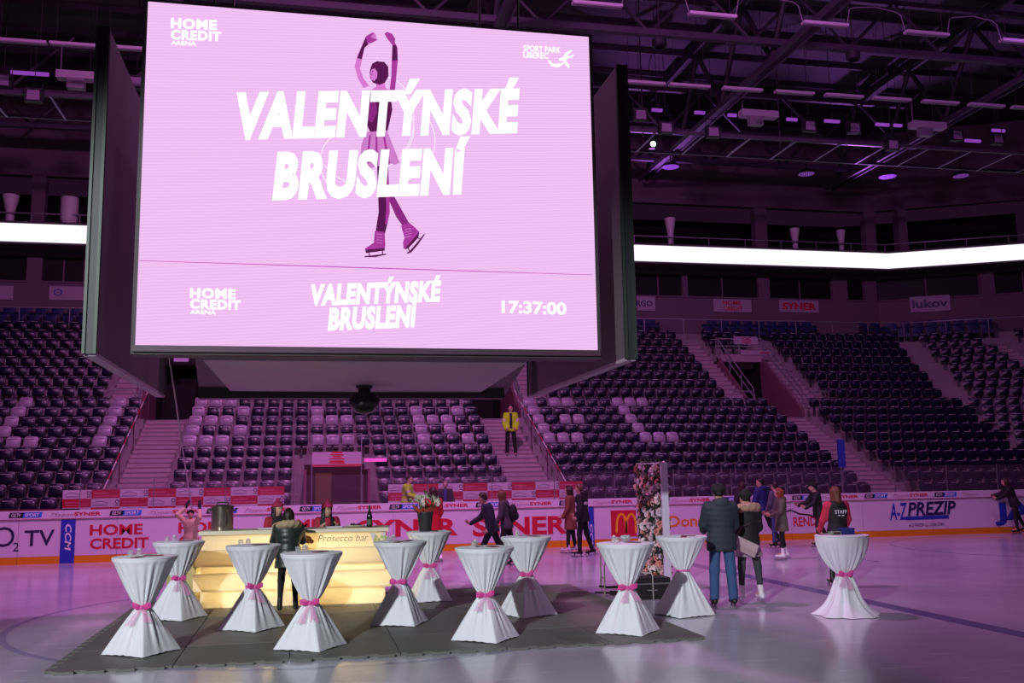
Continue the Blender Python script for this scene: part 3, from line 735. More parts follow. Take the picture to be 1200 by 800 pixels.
for i, px in enumerate((755,808,870,931,989,1045,1102,1156,1206)):
    batten(YP(px, 98.5+(px-755)*.0655, 32.5), 'unlit batten light in the far row, %s right of the cube' % ORD[i], 'far row of batten lights')
for i, px in enumerate((-41,24,89,150,212)):
    batten(YP(px, 50+(px-25)*.065, 32.5), 'unlit batten light left of the screen, %s from the photo edge' % ORD[i], 'far row of batten lights left')
for i, (px, py) in enumerate(((889,138),(1087,151),(95,94))):
    P = YP(px, py, 36.0); root = empty('box_light', P)
    MB().box(-.82,.82,-.2,.2,0,.28).build('housing', lampb, root); MB().box(-.45,.15,-.15,.15,-.35,0).build('ballast_box', lampd, root)
    MB().tube([(-.7,0,.28),(-.7,0,1.2),(-.3,0,1.6)], .02, 5).build('feed_cable', cable, root); MB().tube([(.3,0,.2),(.3,0,21.61-P[2])], .015, 4).build('hanger', trd, root)
    tag(root, 'deep box ceiling light on the lighting bridge, '+('nearest right of the cube','far right','left of the screen')[i], 'ceiling light', 'deep box lights')
# small flood boxes on the bridge
fl_b = mat('flood_body', '#2a2230', .5); fl_g = mat('flood_glass', '#9d86a6', .3); pgl = emis('purple_led', '#b055e0', .55)
for i, (px, py) in enumerate(((750,135),(780,150),(835,155),(948,148),(1000,150),(1045,170),(1120,159),(1168,163),(4,95),(40,112),(160,97))):
    P = YP(px, py, 36.0); root = empty('flood_light', P)
    MB().box(-.3,.3,-.12,.12,-.25,.25).build('body', fl_b, root); MB().add([(-.22,-.14,-.2),(.22,-.14,-.2),(.2,-.14,.16),(-.2,-.14,.16)], [(0,1,2,3)]).build('front_glass', fl_g, root)
    MB().tube([(0,0,.5),(0,0,21.61-P[2])], .015, 4).build('hanger', trd, root)
    MB().tube([(-.28,0,.2),(-.28,0,.55),(.28,0,.55),(.28,0,.2)], .02, 5).build('yoke', fl_b, root)
    tag(root, 'small dark flood light on the lighting bridge, %s' % (ORD[i-8]+' from the left photo edge' if px < 200 else ORD[i]+' right of the cube'), 'flood light', 'flood lights '+('left' if px < 200 else 'right'))
for i, (px, py, w) in enumerate(((770,129,14),(820,132,14),(858,135,12),(928,140,15),(975,142,22),(1034,146,20),(1052,147,12),(1140,165,24),(1170,153,20),(35,86,40))):
    P = YP(px, py, 37.0); h = w/2*37/F_PX
    o = empty('led_bar', P); MB().box(-h,h,-.05,.05,-.06,.06).build('glow_strip', pgl, o); MB().tube([(0,0,.05),(0,0,21.61-P[2])], .012, 4).build('hanger', trd, o)
    tag(o, 'short purple LED bar on the bridge, '+('left of the screen' if px < 200 else ORD[i]+' right of the cube'), 'led bar', 'purple LED bars on the bridge')
# round purple LED floods under the roof edge
dk = [(786,195,11),(945,203,11.5),(1040,206.5,11.5),(1126,205.5,11.5)]
pl1 = emis('disc_led', '#c56ef0', .62); 
for i, (px, py, w) in enumerate(dk):
    P = YP(px, py, 43.0); r = w*43/F_PX; root = empty('round_flood', P)
    MB().lathe([(0,.16),(r*.7,.16),(r,.05),(r,-.03),(r*.96,-.03)], 24).build('housing', fl_b, root, 40)
    MB().lathe([(r*.96,-.03),(0,-.03)], 24).build('lens_plate', mat('lens_plate', '#7a4fa0', .4), root)
    for rr, n in ((.25,6),(.5,12),(.78,18)):
        bb_ = MB()
        for k in range(n): a = 2*math.pi*k/n; bb_.lathe([(0,-.045),(r*.09,-.045)], 6, (r*rr*math.cos(a), r*rr*math.sin(a), 0))
        bb_.build('led_ring', pl1, root)
    MB().tube([(0,0,.1),(0,0,1.2)], .04, 6).build('hanger', trd, root)
    tag(root, 'round purple LED flood under the roof, %s right of the cube' % ORD[i], 'flood light', 'round purple floods')
for i, (px, py) in enumerate(((773,55),(1000,70))):
    P = YP(px, py, 30.0); root = empty('ring_speaker', P)
    MB().lathe([(.25,.25),(.25,0),(.17,-.03),(.17,.2)], 18).build('shell', fl_b, root, 40); MB().tube([(0,0,.2),(0,0,3)], .02, 5).build('hanger', trd, root)
    tag(root, 'dark ring speaker hung from the roof, '+('nearer the cube','farther right')[i], 'speaker', 'ring speakers')
P = YP(764, 169.5, 42.0); root = empty('white_spot_light', P)
MB().lathe([(0,-.2),(.16,-.2),(.2,0),(.2,.35),(0,.35)], 16).build('housing', fl_b, root, 40); MB().ball((0,-.15,-.02), .13, 10, 0).build('bulb', emis('spot_bulb', '#f6fff4', 6.0), root, 60)
MB().tube([(-.22,0,.1),(-.22,0,.6),(.22,0,.6),(.22,0,.1)], .02, 5).build('yoke', fl_b, root)
MB().tube([(0,0,.55),(0,0,21.61-P[2])], .02, 5).build('hanger', trd, root)
tag(root, 'small bright white spot light hanging right of the cube', 'spot light')

# ------------------------------------------------------------------ hanging video cube
SY = 11.2; X0, X1, Z0, Z1 = -1.85, 3.45, 3.50, 7.51
cube = empty('video_cube', (0,0,0)); tag(cube, 'four-sided hanging video cube showing a pink skating poster', 'video display')
def screen_material():
    m = bpy.data.materials.new('led_pink'); m.use_nodes = True; nt = m.node_tree
    for n in list(nt.nodes): nt.nodes.remove(n)
    o = nt.nodes.new('ShaderNodeOutputMaterial'); e = nt.nodes.new('ShaderNodeEmission'); tc = nt.nodes.new('ShaderNodeTexCoord')
    w = nt.nodes.new('ShaderNodeTexWave'); w.wave_type = 'BANDS'; w.bands_direction = 'Z'; w.inputs['Scale'].default_value = 9.0; w.inputs['Distortion'].default_value = .4
    mp = nt.nodes.new('ShaderNodeMapping'); mp.inputs['Rotation'].default_value = (0, .06, 0)
    nt.links.new(tc.outputs['Object'], mp.inputs[0]); nt.links.new(mp.outputs[0], w.inputs['Vector'])
    mx = nt.nodes.new('ShaderNodeMix'); mx.data_type = 'RGBA'; mx.inputs[6].default_value = (*lin('#ecb8f0'), 1); mx.inputs[7].default_value = (*lin('#f4c6f5'), 1)
    nt.links.new(w.outputs['Fac'], mx.inputs[0]); nt.links.new(mx.outputs[2], e.inputs[0]); e.inputs[1].default_value = 1.0
    nt.links.new(e.outputs[0], o.inputs[0]); MATS['led_pink'] = m; return m
led = screen_material()
cub_d = mat('cube_dark', '#3a3038', .6, noise=.08, nscale=2); cub_g = mat('cube_edge', '#3a423c', .45, .3); cub_u = mat('cube_underside', '#a592a4', .6, noise=.04, nscale=1)
cub_b = mat('cube_back', '#5d515b', .65, noise=.06, nscale=1.5)
MB().box(X0-.05, X1+.05, SY+.02, SY+.35, Z0-.10, Z1+.04).build('front_housing', cub_d, cube)
scr = MB().box(X0, X1, SY, SY+.03, Z0, Z1).build('front_screen', led, cube)
MB().box(X0-.03, X1+.03, SY-.02, SY+.02, Z0-.075, Z0-.005).build('front_lip', mat('cube_lip', '#4a2a44', .5), cube)
WXl, WXr = -2.29, 3.86; WY0, WY1 = 11.35, 16.75; WZ0, WZ1 = 3.43, 7.22
for nm, X, sg in (('left', WXl, -1), ('right', WXr, 1)):
    a, c = sorted((X, X+sg*.11))
    h = MB().box(a, c, WY0, WY1, WZ0, WZ1).build('side_housing', cub_b, cube); h['label'] = 'dark back of the %s side screen' % nm
    xo = X+sg*.13
    MB().box(min(xo,xo-sg*.02), max(xo,xo-sg*.02), WY0+.08, WY1-.08, WZ0+.08, WZ1-.08).build('side_screen', led, cube)
    MB().box(a-.02, c+.02, WY1, WY1+.05, WZ0-.02, WZ1).build('edge_post', cub_d, cube); MB().box(a+.012, c-.012, WY0-.04, WY0, WZ0-.02, WZ1).build('edge_post', mat('post_dark','#2a2a30',.5), cube)
    for e0 in (a-.02, c-.012): MB().box(e0, e0+.032, WY0-.06, WY0, WZ0-.02, WZ1).build('edge_trim', cub_g, cube)
    MB().box(a-.01, c+.01, WY0, WY1, WZ0-.04, WZ0).build('bottom_strip', cub_u, cube)
RY = 16.8
MB().box(X0+.12, X1-.08, RY-.3, RY, 3.36, 7.3).build('rear_housing', cub_d, cube); MB().box(X0+.12, X1-.08, RY, RY+.03, 3.45, 7.25).build('rear_screen', led, cube)
zc = 3.46
q = [GP(238,422,zc), GP(617,425,zc), GP(561,461,zc), GP(270,458,zc)]
MB().hexa(q, [(p[0],p[1],zc+.06) for p in q]).build('underside_panel', cub_u, cube)
fr = [GP(228,418,zc+.02), GP(622,421,zc+.02), GP(590,468.5,zc+.02), GP(234,467,zc+.02)]
MB().hexa([(p[0],p[1],zc+.062) for p in fr], [(p[0],p[1],zc+.5) for p in fr]).build('core_frame', cub_d, cube)
MB().box(X0+.7, X1-.7, 12.2, 16.0, zc+.5, 6.9).build('core', cub_d, cube)
dm = GP(427, 452, zc)
MB().lathe([(.10,.0),(.10,-.1),(.20,-.12),(.24,-.2),(.23,-.32),(.14,-.42),(0,-.45)], 24, (dm[0],dm[1],zc)).build('camera_dome', mat('dome_black', '#1b141c', .25), cube, 40)
MB().lathe([(.13,.005),(.13,-.03),(.08,-.06)], 20, (dm[0],dm[1],zc)).build('dome_mount', cub_d, cube, 40)
for x in (X0+.6, X1-.6):
    for y in (12.6, 15.6): MB().tube([(x,y,6.9),(x,y,17.5)], .02, 5).build('hanging_cable', cub_d, cube)
ex = GP(215, 419, 3.9); exs = MB().box(-.18,.18,-.03,.03,-.09,.09).build('exit_light', emis('exit_glow', '#b060b8', .7))
P = YP(212.5, 419.5, 41.8); exs.location = P; exs.scale = (1.6,1,1.6); tag(exs, 'dim purple exit light over the left stand exit', 'exit light')
# --- print on the screen
TS = SY-.006
wtx = emis('led_white', '#ffffff', 1.15)
def ts(s, a, b_, cap, bold=.02, shear=0., sp=1.0, m=wtx, Y=TS): return text_px(s, a, b_, cap, Y, m, scr, bold, shear, sp)
ts('VALENTÝNSKÉ', (276,164), (610,156), 56, .055, .13, 1.08, Y=SY-.026); ts('BRUSLENÍ', (319,235), (552,227.3), 57, .055, .13, 1.08, Y=SY-.026)
ts('VALENTÝNSKÉ', (364,358.5), (517,353.3), 25.5, .055, .13, 1.08); ts('BRUSLENÍ', (384,387.5), (491,383), 27, .055, .13, 1.08)
ts('17:37:00', (588,366.5), (664,368.8), 14.5, .03)
ts('HOME', (200,33), (254,35.3), 12, .05, 0, 1.12); ts('CREDIT', (200,46), (259,48.5), 11.5, .05, 0, 1.12); ts('ARENA', (200,52.3), (230,53.6), 4.8, .03)
ts('HOME', (222.5,349), (276,350.6), 12, .05, 0, 1.12); ts('CREDIT', (222.5,361.5), (282,363.3), 11.5, .05, 0, 1.12); ts('ARENA', (222.5,367.6), (253,368.5), 4.8, .03)
ts('SPORT PARK', (613.5,59.8), (657,62.2), 7, .02); ts('LIBEREC', (613.5,67.3), (643,69), 7, .02)
def flat(pts, m, Y, name='print_shape', parent=scr):
    V = [YP(*p, Y) for p in pts]; return MB().add(V, [tuple(range(len(V)))]).build(name, m, parent)
def stroke(pts, w, m, Y, name='print_line', parent=scr):
    P = [YP(*p, Y) for p in pts]; n = len(P); V = []
    for i, p in enumerate(P):
        d = P[min(i+1,n-1)]-P[max(i-1,0)]; nn = np.array([-d[2],0,d[0]]); nn /= np.linalg.norm(nn)+1e-9; ww = w*(.5 if i in (0,n-1) else 1); V += [p+nn*ww, p-nn*ww]
    return MB().add(V, [(2*i,2*i+1,2*i+3,2*i+2) for i in range(n-1)]).build(name, m, parent)
# small sport-park figure mark
for pts, w in (([(643,71),(647,76),(654,77),(660,74)],.022),([(655,70),(661,69),(668,66)],.025),([(660,69),(664,63),(670,59)],.018),([(660,70),(664,75),(667,79)],.022),([(664,66),(669,67),(672,64)],.015)): stroke(pts, w, wtx, TS)
stroke([(163.5,305.3),(430,313.7),(695,322)], .006, emis('line_magenta', '#c04ab8', 1.0), TS)
# thin pale loops behind the words
lp = emis('led_pale', '#ffe6ff', 1.0)
def loop(c, rx, ry, a0, a1, w=.006): stroke([(c[0]+rx*math.cos(math.radians(a)), c[1]-ry*math.sin(math.radians(a))) for a in np.linspace(a0, a1, 26)], w, lp, SY-.005)
loop((430,150),55,50,-100,75); loop((440,165),70,55,-150,40); loop((450,140),35,50,-60,110); loop((405,190),30,35,100,260)
# skater photograph: flat tonal shapes on the display
sk_d = emis('photo_dark', '#5a1850', 1.0); sk_m = emis('photo_mid', '#a83a9c', 1.0); sk_l = emis('photo_light', '#d878d0', 1.0); sk_s = emis('photo_skirt', '#cf7fca', 1.0); sk_k = emis('photo_shade', '#8c2a82', 1.0)
Z = lambda pts: [(380+.3747*x, 20+.3747*y) for x, y in pts]
flat(Z([(130,60),(150,48),(160,52),(166,72),(150,80),(138,86),(126,96),(119,130),(112,160),(122,190),(140,215),(122,222),(105,190),(95,155),(103,120),(118,88)]), sk_l, SY-.008)
flat(Z([(118,90),(130,62),(138,86),(126,96),(117,132),(103,128)]), sk_d, SY-.0095)
flat(Z([(130,60),(150,48),(157,50),(145,62),(166,72),(150,80),(134,82)]), sk_m, SY-.0105)
flat(Z([(188,52),(196,46),(212,52),(222,68),(221,80),(229,95),(230,135),(226,180),(221,232),(203,240),(210,180),(211,130),(213,88),(196,66)]), sk_m, SY-.008)
flat(Z([(213,88),(226,88),(230,135),(212,137)]), sk_d, SY-.0095)
flat(Z([(150,145),(165,138),(188,140),(200,155),(201,185),(190,205),(172,212),(152,205),(143,190),(142,172),(145,158)]), sk_d, SY-.009)
flat(Z([(147,165),(158,160),(166,172),(165,190),(156,200),(148,196),(143,183)]), sk_l, SY-.0105)
flat(Z([(144,180),(150,178),(150,182)]), sk_d, SY-.0115); flat(Z([(146,170),(153,168),(153,171)]), sk_d, SY-.0115)
flat(Z([(163,203),(188,200),(192,222),(215,230),(205,250),(140,250),(150,225),(162,218)]), sk_l, SY-.0085)
flat(Z([(137,238),(207,238),(213,290),(203,335),(196,365),(150,372),(132,335),(127,285)]), sk_d, SY-.0092)
flat(Z([(140,240),(160,245),(165,300),(150,330),(133,320),(129,285)]), sk_k, SY-.0102)
flat(Z([(130,360),(196,354),(214,400),(236,455),(222,462),(210,458),(190,468),(170,464),(148,472),(132,462),(112,448),(116,400)]), sk_s, SY-.0097)
for pts in ([(140,370),(146,368),(138,460),(130,458)],[(160,366),(166,366),(168,462),(160,466)],[(182,362),(188,362),(206,456),(198,462)]): flat(Z(pts), sk_m, SY-.0107)
flat(Z([(165,465),(200,466),(204,560),(205,610),(198,645),(190,676),(160,676),(165,640),(170,610),(168,540)]), sk_d, SY-.0090)
flat(Z([(190,480),(200,480),(204,560),(205,610),(197,645),(190,650),(194,600)]), sk_m, SY-.0100)
flat(Z([(196,540),(214,552),(240,598),(266,645),(250,660),(226,626),(205,580)]), sk_k, SY-.0087)
flat(Z([(158,668),(189,672),(191,712),(189,728),(165,734),(130,737),(127,724),(155,705)]), sk_m, SY-.0105); flat(Z([(130,727),(189,722),(189,730),(130,738)]), sk_d, SY-.0115)
flat(Z([(240,652),(266,643),(283,657),(297,671),(292,688),(262,722),(248,724),(246,705),(251,690)]), sk_m, SY-.0105); flat(Z([(292,678),(298,672),(294,690),(262,724),(250,726)]), sk_d, SY-.0115)
for pts in ([(126,749),(160,747),(194,741)],[(140,737),(142,748)],[(182,731),(183,743)],[(258,739),(270,733),(290,710),(314,678)],[(262,722),(268,734)],[(292,690),(302,694)]): stroke(Z(pts), .013, sk_d, SY-.0105)
for k in range(4): stroke(Z([(163,678+k*9),(182,680+k*9)]), .006, sk_l, SY-.0120); stroke(Z([(252,665+k*8),(272,660+k*8)]), .006, sk_l, SY-.0120)
# cable hanging from the cube
a = YP(197,412,15.5); c = YP(206,470,16.6); d_ = YP(213,520,18.0); e_ = YP(220,565,20.5); f_ = YP(225.0,596.5,22.6)
tag(MB().tube([a,c,d_,e_,f_], .014, 5).build('hanging_rope', mat('rope_pale', '#b9a5b2', .6)), 'thin pale rope hanging from the cube down to the raised hand', 'rope')

# ------------------------------------------------------------------ rubber mat
rub = mat('rubber_mat', '#66665f', .62, noise=.28, nscale=1.3, bump=.25, bscale=40); rub2 = mat('rubber_mat_worn', '#77756b', .6, noise=.3, nscale=1.1, bump=.25, bscale=40)
mt = empty('rubber_mat', (0,0,0)); tag(mt, 'dark interlocking rubber tile mat laid on the ice under the tables', 'mat')
MX, MY, TS_, MD = -2.62, 11.45, 1.235, 6.33/5; MT = .030
def tile(i, j):
    x0, y0 = MX+i*TS_, MY+j*MD; x1, y1 = x0+TS_, y0+MD; g = .006
    x0 += g; x1 -= g; y0 += g; y1 -= g
    pts = [(x0,y0)]
    if j == 0:
        n = 4
        for k in range(n):
            a = x0+(x1-x0)*(k+.22)/n; b_ = x0+(x1-x0)*(k+.72)/n; pts += [(a,y0),(a-.02,y0-.07),(b_+.02,y0-.07),(b_,y0)]
    pts.append((x1,y0)); pts.append((x1,y1)); pts.append((x0,y1))
    if i == 0:
        n = 5
        for k in range(n):
            a = y1-(y1-y0)*(k+.2)/n; b_ = y1-(y1-y0)*(k+.7)/n; pts += [(x0,a),(x0-.08,a+.02),(x0-.08,b_-.02),(x0,b_)]
    MB().prism(pts, .002, MT+random.uniform(-.003,.003)).build('mat_tile', rub if random.random() < .6 else rub2, mt)
for i in range(6):
    for j in range(5): tile(i, j)

# ------------------------------------------------------------------ cocktail tables
def cloth_material():
    m = bpy.data.materials.new('stretch_cloth'); m.use_nodes = True; nt = m.node_tree; b = nt.nodes['Principled BSDF']
    b.inputs['Base Color'].default_value = (*lin('#e6e6ee'), 1); b.inputs['Roughness'].default_value = .75; b.inputs['Sheen Weight'].default_value = .15
    tc = nt.nodes.new('ShaderNodeTexCoord'); n = nt.nodes.new('ShaderNodeTexNoise'); n.inputs['Scale'].default_value = 9; n.inputs['Detail'].default_value = 3
    nt.links.new(tc.outputs['Object'], n.inputs['Vector']); bp = nt.nodes.new('ShaderNodeBump'); bp.inputs['Strength'].default_value = .12; bp.inputs['Distance'].default_value = .03
    nt.links.new(n.outputs['Fac'], bp.inputs['Height']); nt.links.new(bp.outputs['Normal'], b.inputs['Normal']); return m
cloth = cloth_material()
ribbon = glassy('organza_ribbon', '#e0479f', .78, .4, .02); ribbon_t = glassy('organza_tail', '#e67fc0', .42, .4, .02)
BAND = mat('ribbon_satin', '#d957a8', .5)
def table(P, rot, zw=.535, seed=0, loose=False, band_only=False, label='', H=1.10):
    rg = random.Random(seed); root = empty('cocktail_table', (P[0],P[1],P[2]), 0)
    n = 160; R = .368; rw = .078; nz = 40; V = []
    ph = [rg.uniform(0,6.28) for _ in range(8)]
    fr = [7,11,17,23,29,5,13,19]
    rb = .452
    for i in range(nz+1):
        t = i/nz; z = .004+(H-.012)*t
        for k in range(n):
            th = 2*math.pi*k/n
            if z >= zw:
                u = (z-zw)/(H-.012-zw)
                if loose: r = rw*1.25+(R-rw*1.25)*(math.sin(u*math.pi/2)**.85)
                else: r = rw+(R-rw)*u**.93
                w = (1-u)**.45*(.25+.75*min(1,u*6))
                fold = sum(math.sin(fr[q]*th+ph[q])*a_ for q, a_ in ((1,.35),(2,.5),(3,.45),(4,.25)))
                r *= 1+.125*w*fold*(1-.72*u)
                if u > .95: r = R-.006*(u-.95)/.05
            else:
                u = 1-z/zw     # 0 at waist, 1 at floor
                a4 = (th-rot) % (math.pi/2)-math.pi/4
                sq = rb*math.cos(math.pi/4)/math.cos(a4)         # square with corners at rot + k*90 deg
                sq = min(sq, rb*.985)
                base = sq if not loose else rb*1.0*(1+.06*math.sin(5*th+ph[0])+.05*math.sin(8*th+ph[1]))
                u2 = u**(.95 if not loose else 1.5)
                r = rw+(base-rw)*u2
                if loose: r = rw*1.25+(base-rw*1.25)*(.55*u+.45*u**5)
                fold = sum(math.sin(fr[q]*th+ph[q])*a_ for q, a_ in ((0,.4),(1,.4),(2,.35),(6,.3)))
                r *= 1+(.12*(1-u)**1.2+.006+(.05 if loose else 0))*fold*min(1,.3+u*3)
                # hem pulled up between the four feet
            zz = z
            if i == 0 and not loose: zz = .004+.010*abs(math.sin(2*(th-rot)))*(1+.4*math.sin(19*th+ph[3]))
            if i == 0 and loose: zz = .003
            V.append((r*math.cos(th), r*math.sin(th), zz))
    Fc = [(i*n+k, i*n+(k+1)%n, (i+1)*n+(k+1)%n, (i+1)*n+k) for i in range(nz) for k in range(n)]
    MB().add(V, Fc).build('stretch_cover', cloth, root, 75)
    MB().lathe([(R-.006,H-.022),(R+.004,H-.014),(R+.002,H-.003),(R-.012,H+.002),(0,H+.002)], 48).build('table_top', cloth, root, 50)
    MB().lathe([(.025,.01),(.025,H-.03)], 10).build('pole', alu, root)
    # ribbon band and bow
    bd = MB(); wv = .032 if not band_only else .022
    nn = 40; Vb = []
    for zz, dr in ((-wv,.008),(0,.014),(wv,.008)):
        for k in range(nn): th = 2*math.pi*k/nn; r = rw*(1.3 if loose else 1.04)+dr+.004*math.sin(9*th); Vb.append((r*math.cos(th), r*math.sin(th), zw+zz+.006*math.sin(3*th)))
    bd.add(Vb, [(i*nn+k, i*nn+(k+1)%nn, (i+1)*nn+(k+1)%nn, (i+1)*nn+k) for i in range(2) for k in range(nn)])
    rb_o = bd.build('ribbon_band', BAND, root, 60)
    if not band_only:
        ang = math.atan2(-P[1], -P[0])+rg.uniform(-.35,.35)      # bow towards the camera side
        f = np.array([math.cos(ang), math.sin(ang), 0]); sd = np.array([-math.sin(ang), math.cos(ang), 0])
        o_ = f*(rw*(1.3 if loose else 1.04)+.02)+np.array([0,0,zw])
        def strip(pts, ws_, nm, m):
            Vs = []
            for p, w_, nrm in zip(pts, ws_, [np.array([0,0,1.])]*len(pts)): Vs += [p+nrm*w_, p-nrm*w_]
            return MB().add(Vs, [(2*i,2*i+1,2*i+3,2*i+2) for i in range(len(pts)-1)]).build(nm, m, rb_o, 60)
        for sg in (-1, 1):
            L = rg.uniform(.09,.13)
            pts = [o_+f*.01, o_+sd*sg*L*.5+f*.05+[0,0,.02], o_+sd*sg*L+f*.035+[0,0,.03*rg.uniform(.2,1.4)], o_+sd*sg*L*.5+f*.01+[0,0,-.005], o_+f*.005]
            strip(pts, [.015,.035,.03,.03,.012], 'bow_loop', ribbon)
            dn = rg.uniform(.14,.24); sx = rg.uniform(.05,.12)
            Vs = []
            for t in np.linspace(0,1,6):
                p = o_+sd*sg*sx*t*(1.3-.3*t)+f*(.02+.10*t)+np.array([0,0,-dn*t]); w_ = .015+.035*t
                Vs += [p+sd*w_, p-sd*w_]
            MB().add(Vs, [(2*i,2*i+1,2*i+3,2*i+2) for i in range(5)]).build('bow_tail', ribbon_t, rb_o, 60)
        MB().ball(o_+f*.015, .022, 6, 0, (1,1,1.2)).build('bow_knot', BAND, rb_o, 60)
    tag(root, label, 'table', 'white cocktail tables')
    return root
TBL = [ # base px, rotation of corner (deg), waist, label
 ((166,764),-80,.52,'white cocktail table nearest the left front corner of the mat'),
 ((207,724),-75,.57,'white cocktail table at the left end of the bar'),
 ((295,736),-82,.55,'white cocktail table just left of the bar customer'),
 ((364,758),-78,.52,'white cocktail table in front of the bar below the Prosecco lettering'),
 ((469,730),-70,.56,'white cocktail table in front of the right end of the bar'),
 ((503,703),-40,.55,'white cocktail table carrying the flower bucket'),
 ((569,748),-84,.53,'white cocktail table at the middle of the mat front edge'),
 ((618,720),-110,.57,'white cocktail table behind the middle front table, right of the flower bucket'),
 ((736,740),-86,.55,'white cocktail table on the right corner of the mat'),
 ((802,720),-120,.62,'white cocktail table on bare ice in front of the flower wall'),
 ((992,720),-60,.56,'loosely draped white cocktail table alone on the ice by the staff woman')]
tops = []
for i, (px, rot, zw, lab) in enumerate(TBL):
    on_ice = i >= 9; P = GP(px[0], px[1], 0.0 if on_ice else MT); P[2] = 0.004 if on_ice else MT+.004
    table(P, math.radians(rot), zw, i+3, loose=(i == 10), band_only=(i == 9), label=lab); tops.append(P+[0,0,1.104])
# things on the tables
card_d = mat('menu_dark', '#3c1a2c', .4); card_r = mat('menu_red', '#a02843', .4); card_w = mat('menu_white', '#d8d0da', .5)
wine = glassy('clear_glass', '#ffffff', .12, .03, .18)
def card(P, rz, m, lab, w=.21, d=.10):
    root = empty('menu_card', P, rz); MB().box(-w/2,w/2,-d/2,d/2,0,.006).build('cover', m, root)
    MB().box(-w/2+.01,w/2-.01,-d/2+.008,d/2-.008,.006,.0075).build('printed_face', card_r if m is card_d else card_d, root)
    tag(root, lab, 'card', 'menu cards on the tables')
def holder(P, lab, rz=0):
    root = empty('napkin_holder', P, rz)
    for sx in (-.05, .05): MB().lathe([(.03,0),(.035,.01),(.034,.07),(.031,.07),(.03,.012)], 14, (sx,0,0), cap0=True).build('small_glass', wine, root, 40)
    MB().ball((.05,0,.075), .022, 6, 0, (1,1,.7)).build('candle', card_w, root); MB().box(-.1,.1,-.04,.04,-.001,.004).build('tray', card_w, root)
    tag(root, lab, 'table decor', 'small glass decor on the tables')
where = ['left front table','left bar-end table','table left of the customer','table below the Prosecco lettering','right bar-end table','flower bucket table','middle front table','table behind the middle one','right corner table','table by the flower wall','lone draped table']
for i, P in enumerate(tops):
    if i == 10: continue
    card(P+[.10,-.02,0], .3*i, card_d if i % 3 else card_r, 'dark menu card lying on the '+where[i])
    if i not in (5, 9): holder(P+[-.12,.03,.001], 'pair of small clear glasses on a tray on the '+where[i], .2*i)
    if i in (0, 4, 9): card(P+[-.05,-.22,0], 1.1, card_r, 'red menu card near the front rim of the '+where[i], .18, .08)
P = tops[8]+[.06,.16,0]; root = empty('gift_dish', P); MB().lathe([(.05,0),(.06,.02),(.09,.05),(.085,.05),(.05,.015)], 16, cap0=True).build('dish', wine, root, 40)
for k in range(5): MB().ball((.04*math.cos(k*1.3),.04*math.sin(k*1.3),.055), .028, 6).build('paper_ball', mat('paper_mint','#9fb8b4',.6), root)
tag(root, 'small glass dish of pale paper balls on the right corner table', 'dish')
P = tops[10]
o = MB().box(-.10,.10,-.06,.06,0,.085).box(-.105,.105,-.065,.065,.07,.09).build('blue_box', mat('box_blue','#28307e',.5)); o.location = P+[.06,-.02,0]; tag(o, 'small blue box on the lone draped table', 'box')
root = empty('ticket_pad', P+[-.13,-.05,0], .1); MB().box(-.07,.07,-.05,.05,0,.05).build('pad', mat('pad_green','#7e9478',.6), root); MB().box(-.055,.055,-.051,-.049,.012,.04).build('label_strip', card_d, root); tag(root, 'small greenish ticket pad on the lone draped table', 'pad')
card(P+[.2,.0,0], .2, card_r, 'red menu card beside the blue box on the lone draped table'); card(P+[-.2,.08,0], -.2, card_r, 'red menu card at the left rim of the lone draped table')

# ------------------------------------------------------------------ glowing bar
def bar_material(name, col):
    m = bpy.data.materials.new(name); m.use_nodes = True; nt = m.node_tree
    for n in list(nt.nodes): nt.nodes.remove(n)
    o = nt.nodes.new('ShaderNodeOutputMaterial'); t = nt.nodes.new('ShaderNodeBsdfTranslucent'); d = nt.nodes.new('ShaderNodeBsdfDiffuse'); mx = nt.nodes.new('ShaderNodeMixShader')
    t.inputs[0].default_value = (*lin(col), 1); d.inputs[0].default_value = (*lin(col), 1); mx.inputs[0].default_value = .55
    nt.links.new(d.outputs[0], mx.inputs[1]); nt.links.new(t.outputs[0], mx.inputs[2]); nt.links.new(mx.outputs[0], o.inputs[0]); return m
barm = bar_material('bar_acrylic', '#f7efdc'); bartop = mat('bar_counter', '#e6dcc0', .35)
A = GP(234,713,MT); B = GP(451,706,MT); L = np.linalg.norm(B-A); ba = math.atan2(B[1]-A[1], B[0]-A[0])
bar = empty('prosecco_bar', (A[0],A[1],MT+.004), ba); tag(bar, 'warm glowing white stacked-slab bar counter with Prosecco bar lettering', 'bar')
BD = .62
def slab(z0, z1, ov, name='lit_panel'):
    b = MB(); y0 = -ov; t = .012; x0, x1 = -ov, L+ov
    b.box(x0, x1, y0, y0+t, z0, z1)                               # front sheet
    b.box(x0, x0+t, y0+t, BD, z0, z1); b.box(x1-t, x1, y0+t, BD, z0, z1)
    if ov > .01: b.box(x0+t, x1-t, y0+t, .012, z1-t, z1); b.box(x0+t, x1-t, y0+t, .012, z0, z0+t)
    return b.build(name, barm, bar)
zb_ = [0, .26, .53, .64, .90, 1.13]
slab(0,.26,0); slab(.26,.53,.10); slab(.53,.64,0); slab(.64,.89,.10); slab(.89,1.13,0)
MB().box(-.04, L+.06, -.06, BD+.08, 1.13, 1.19).build('counter_top', bartop, bar)
MB().box(0, L, BD-.02, BD, 0, 1.13).build('back_panel', mat('bar_back','#cbbf9c',.6), bar)
MB().box(-.55, -.10, .15, BD+.35, 0, .95).build('side_unit', mat('bar_side','#b3a671',.6,noise=.1,nscale=5), bar)
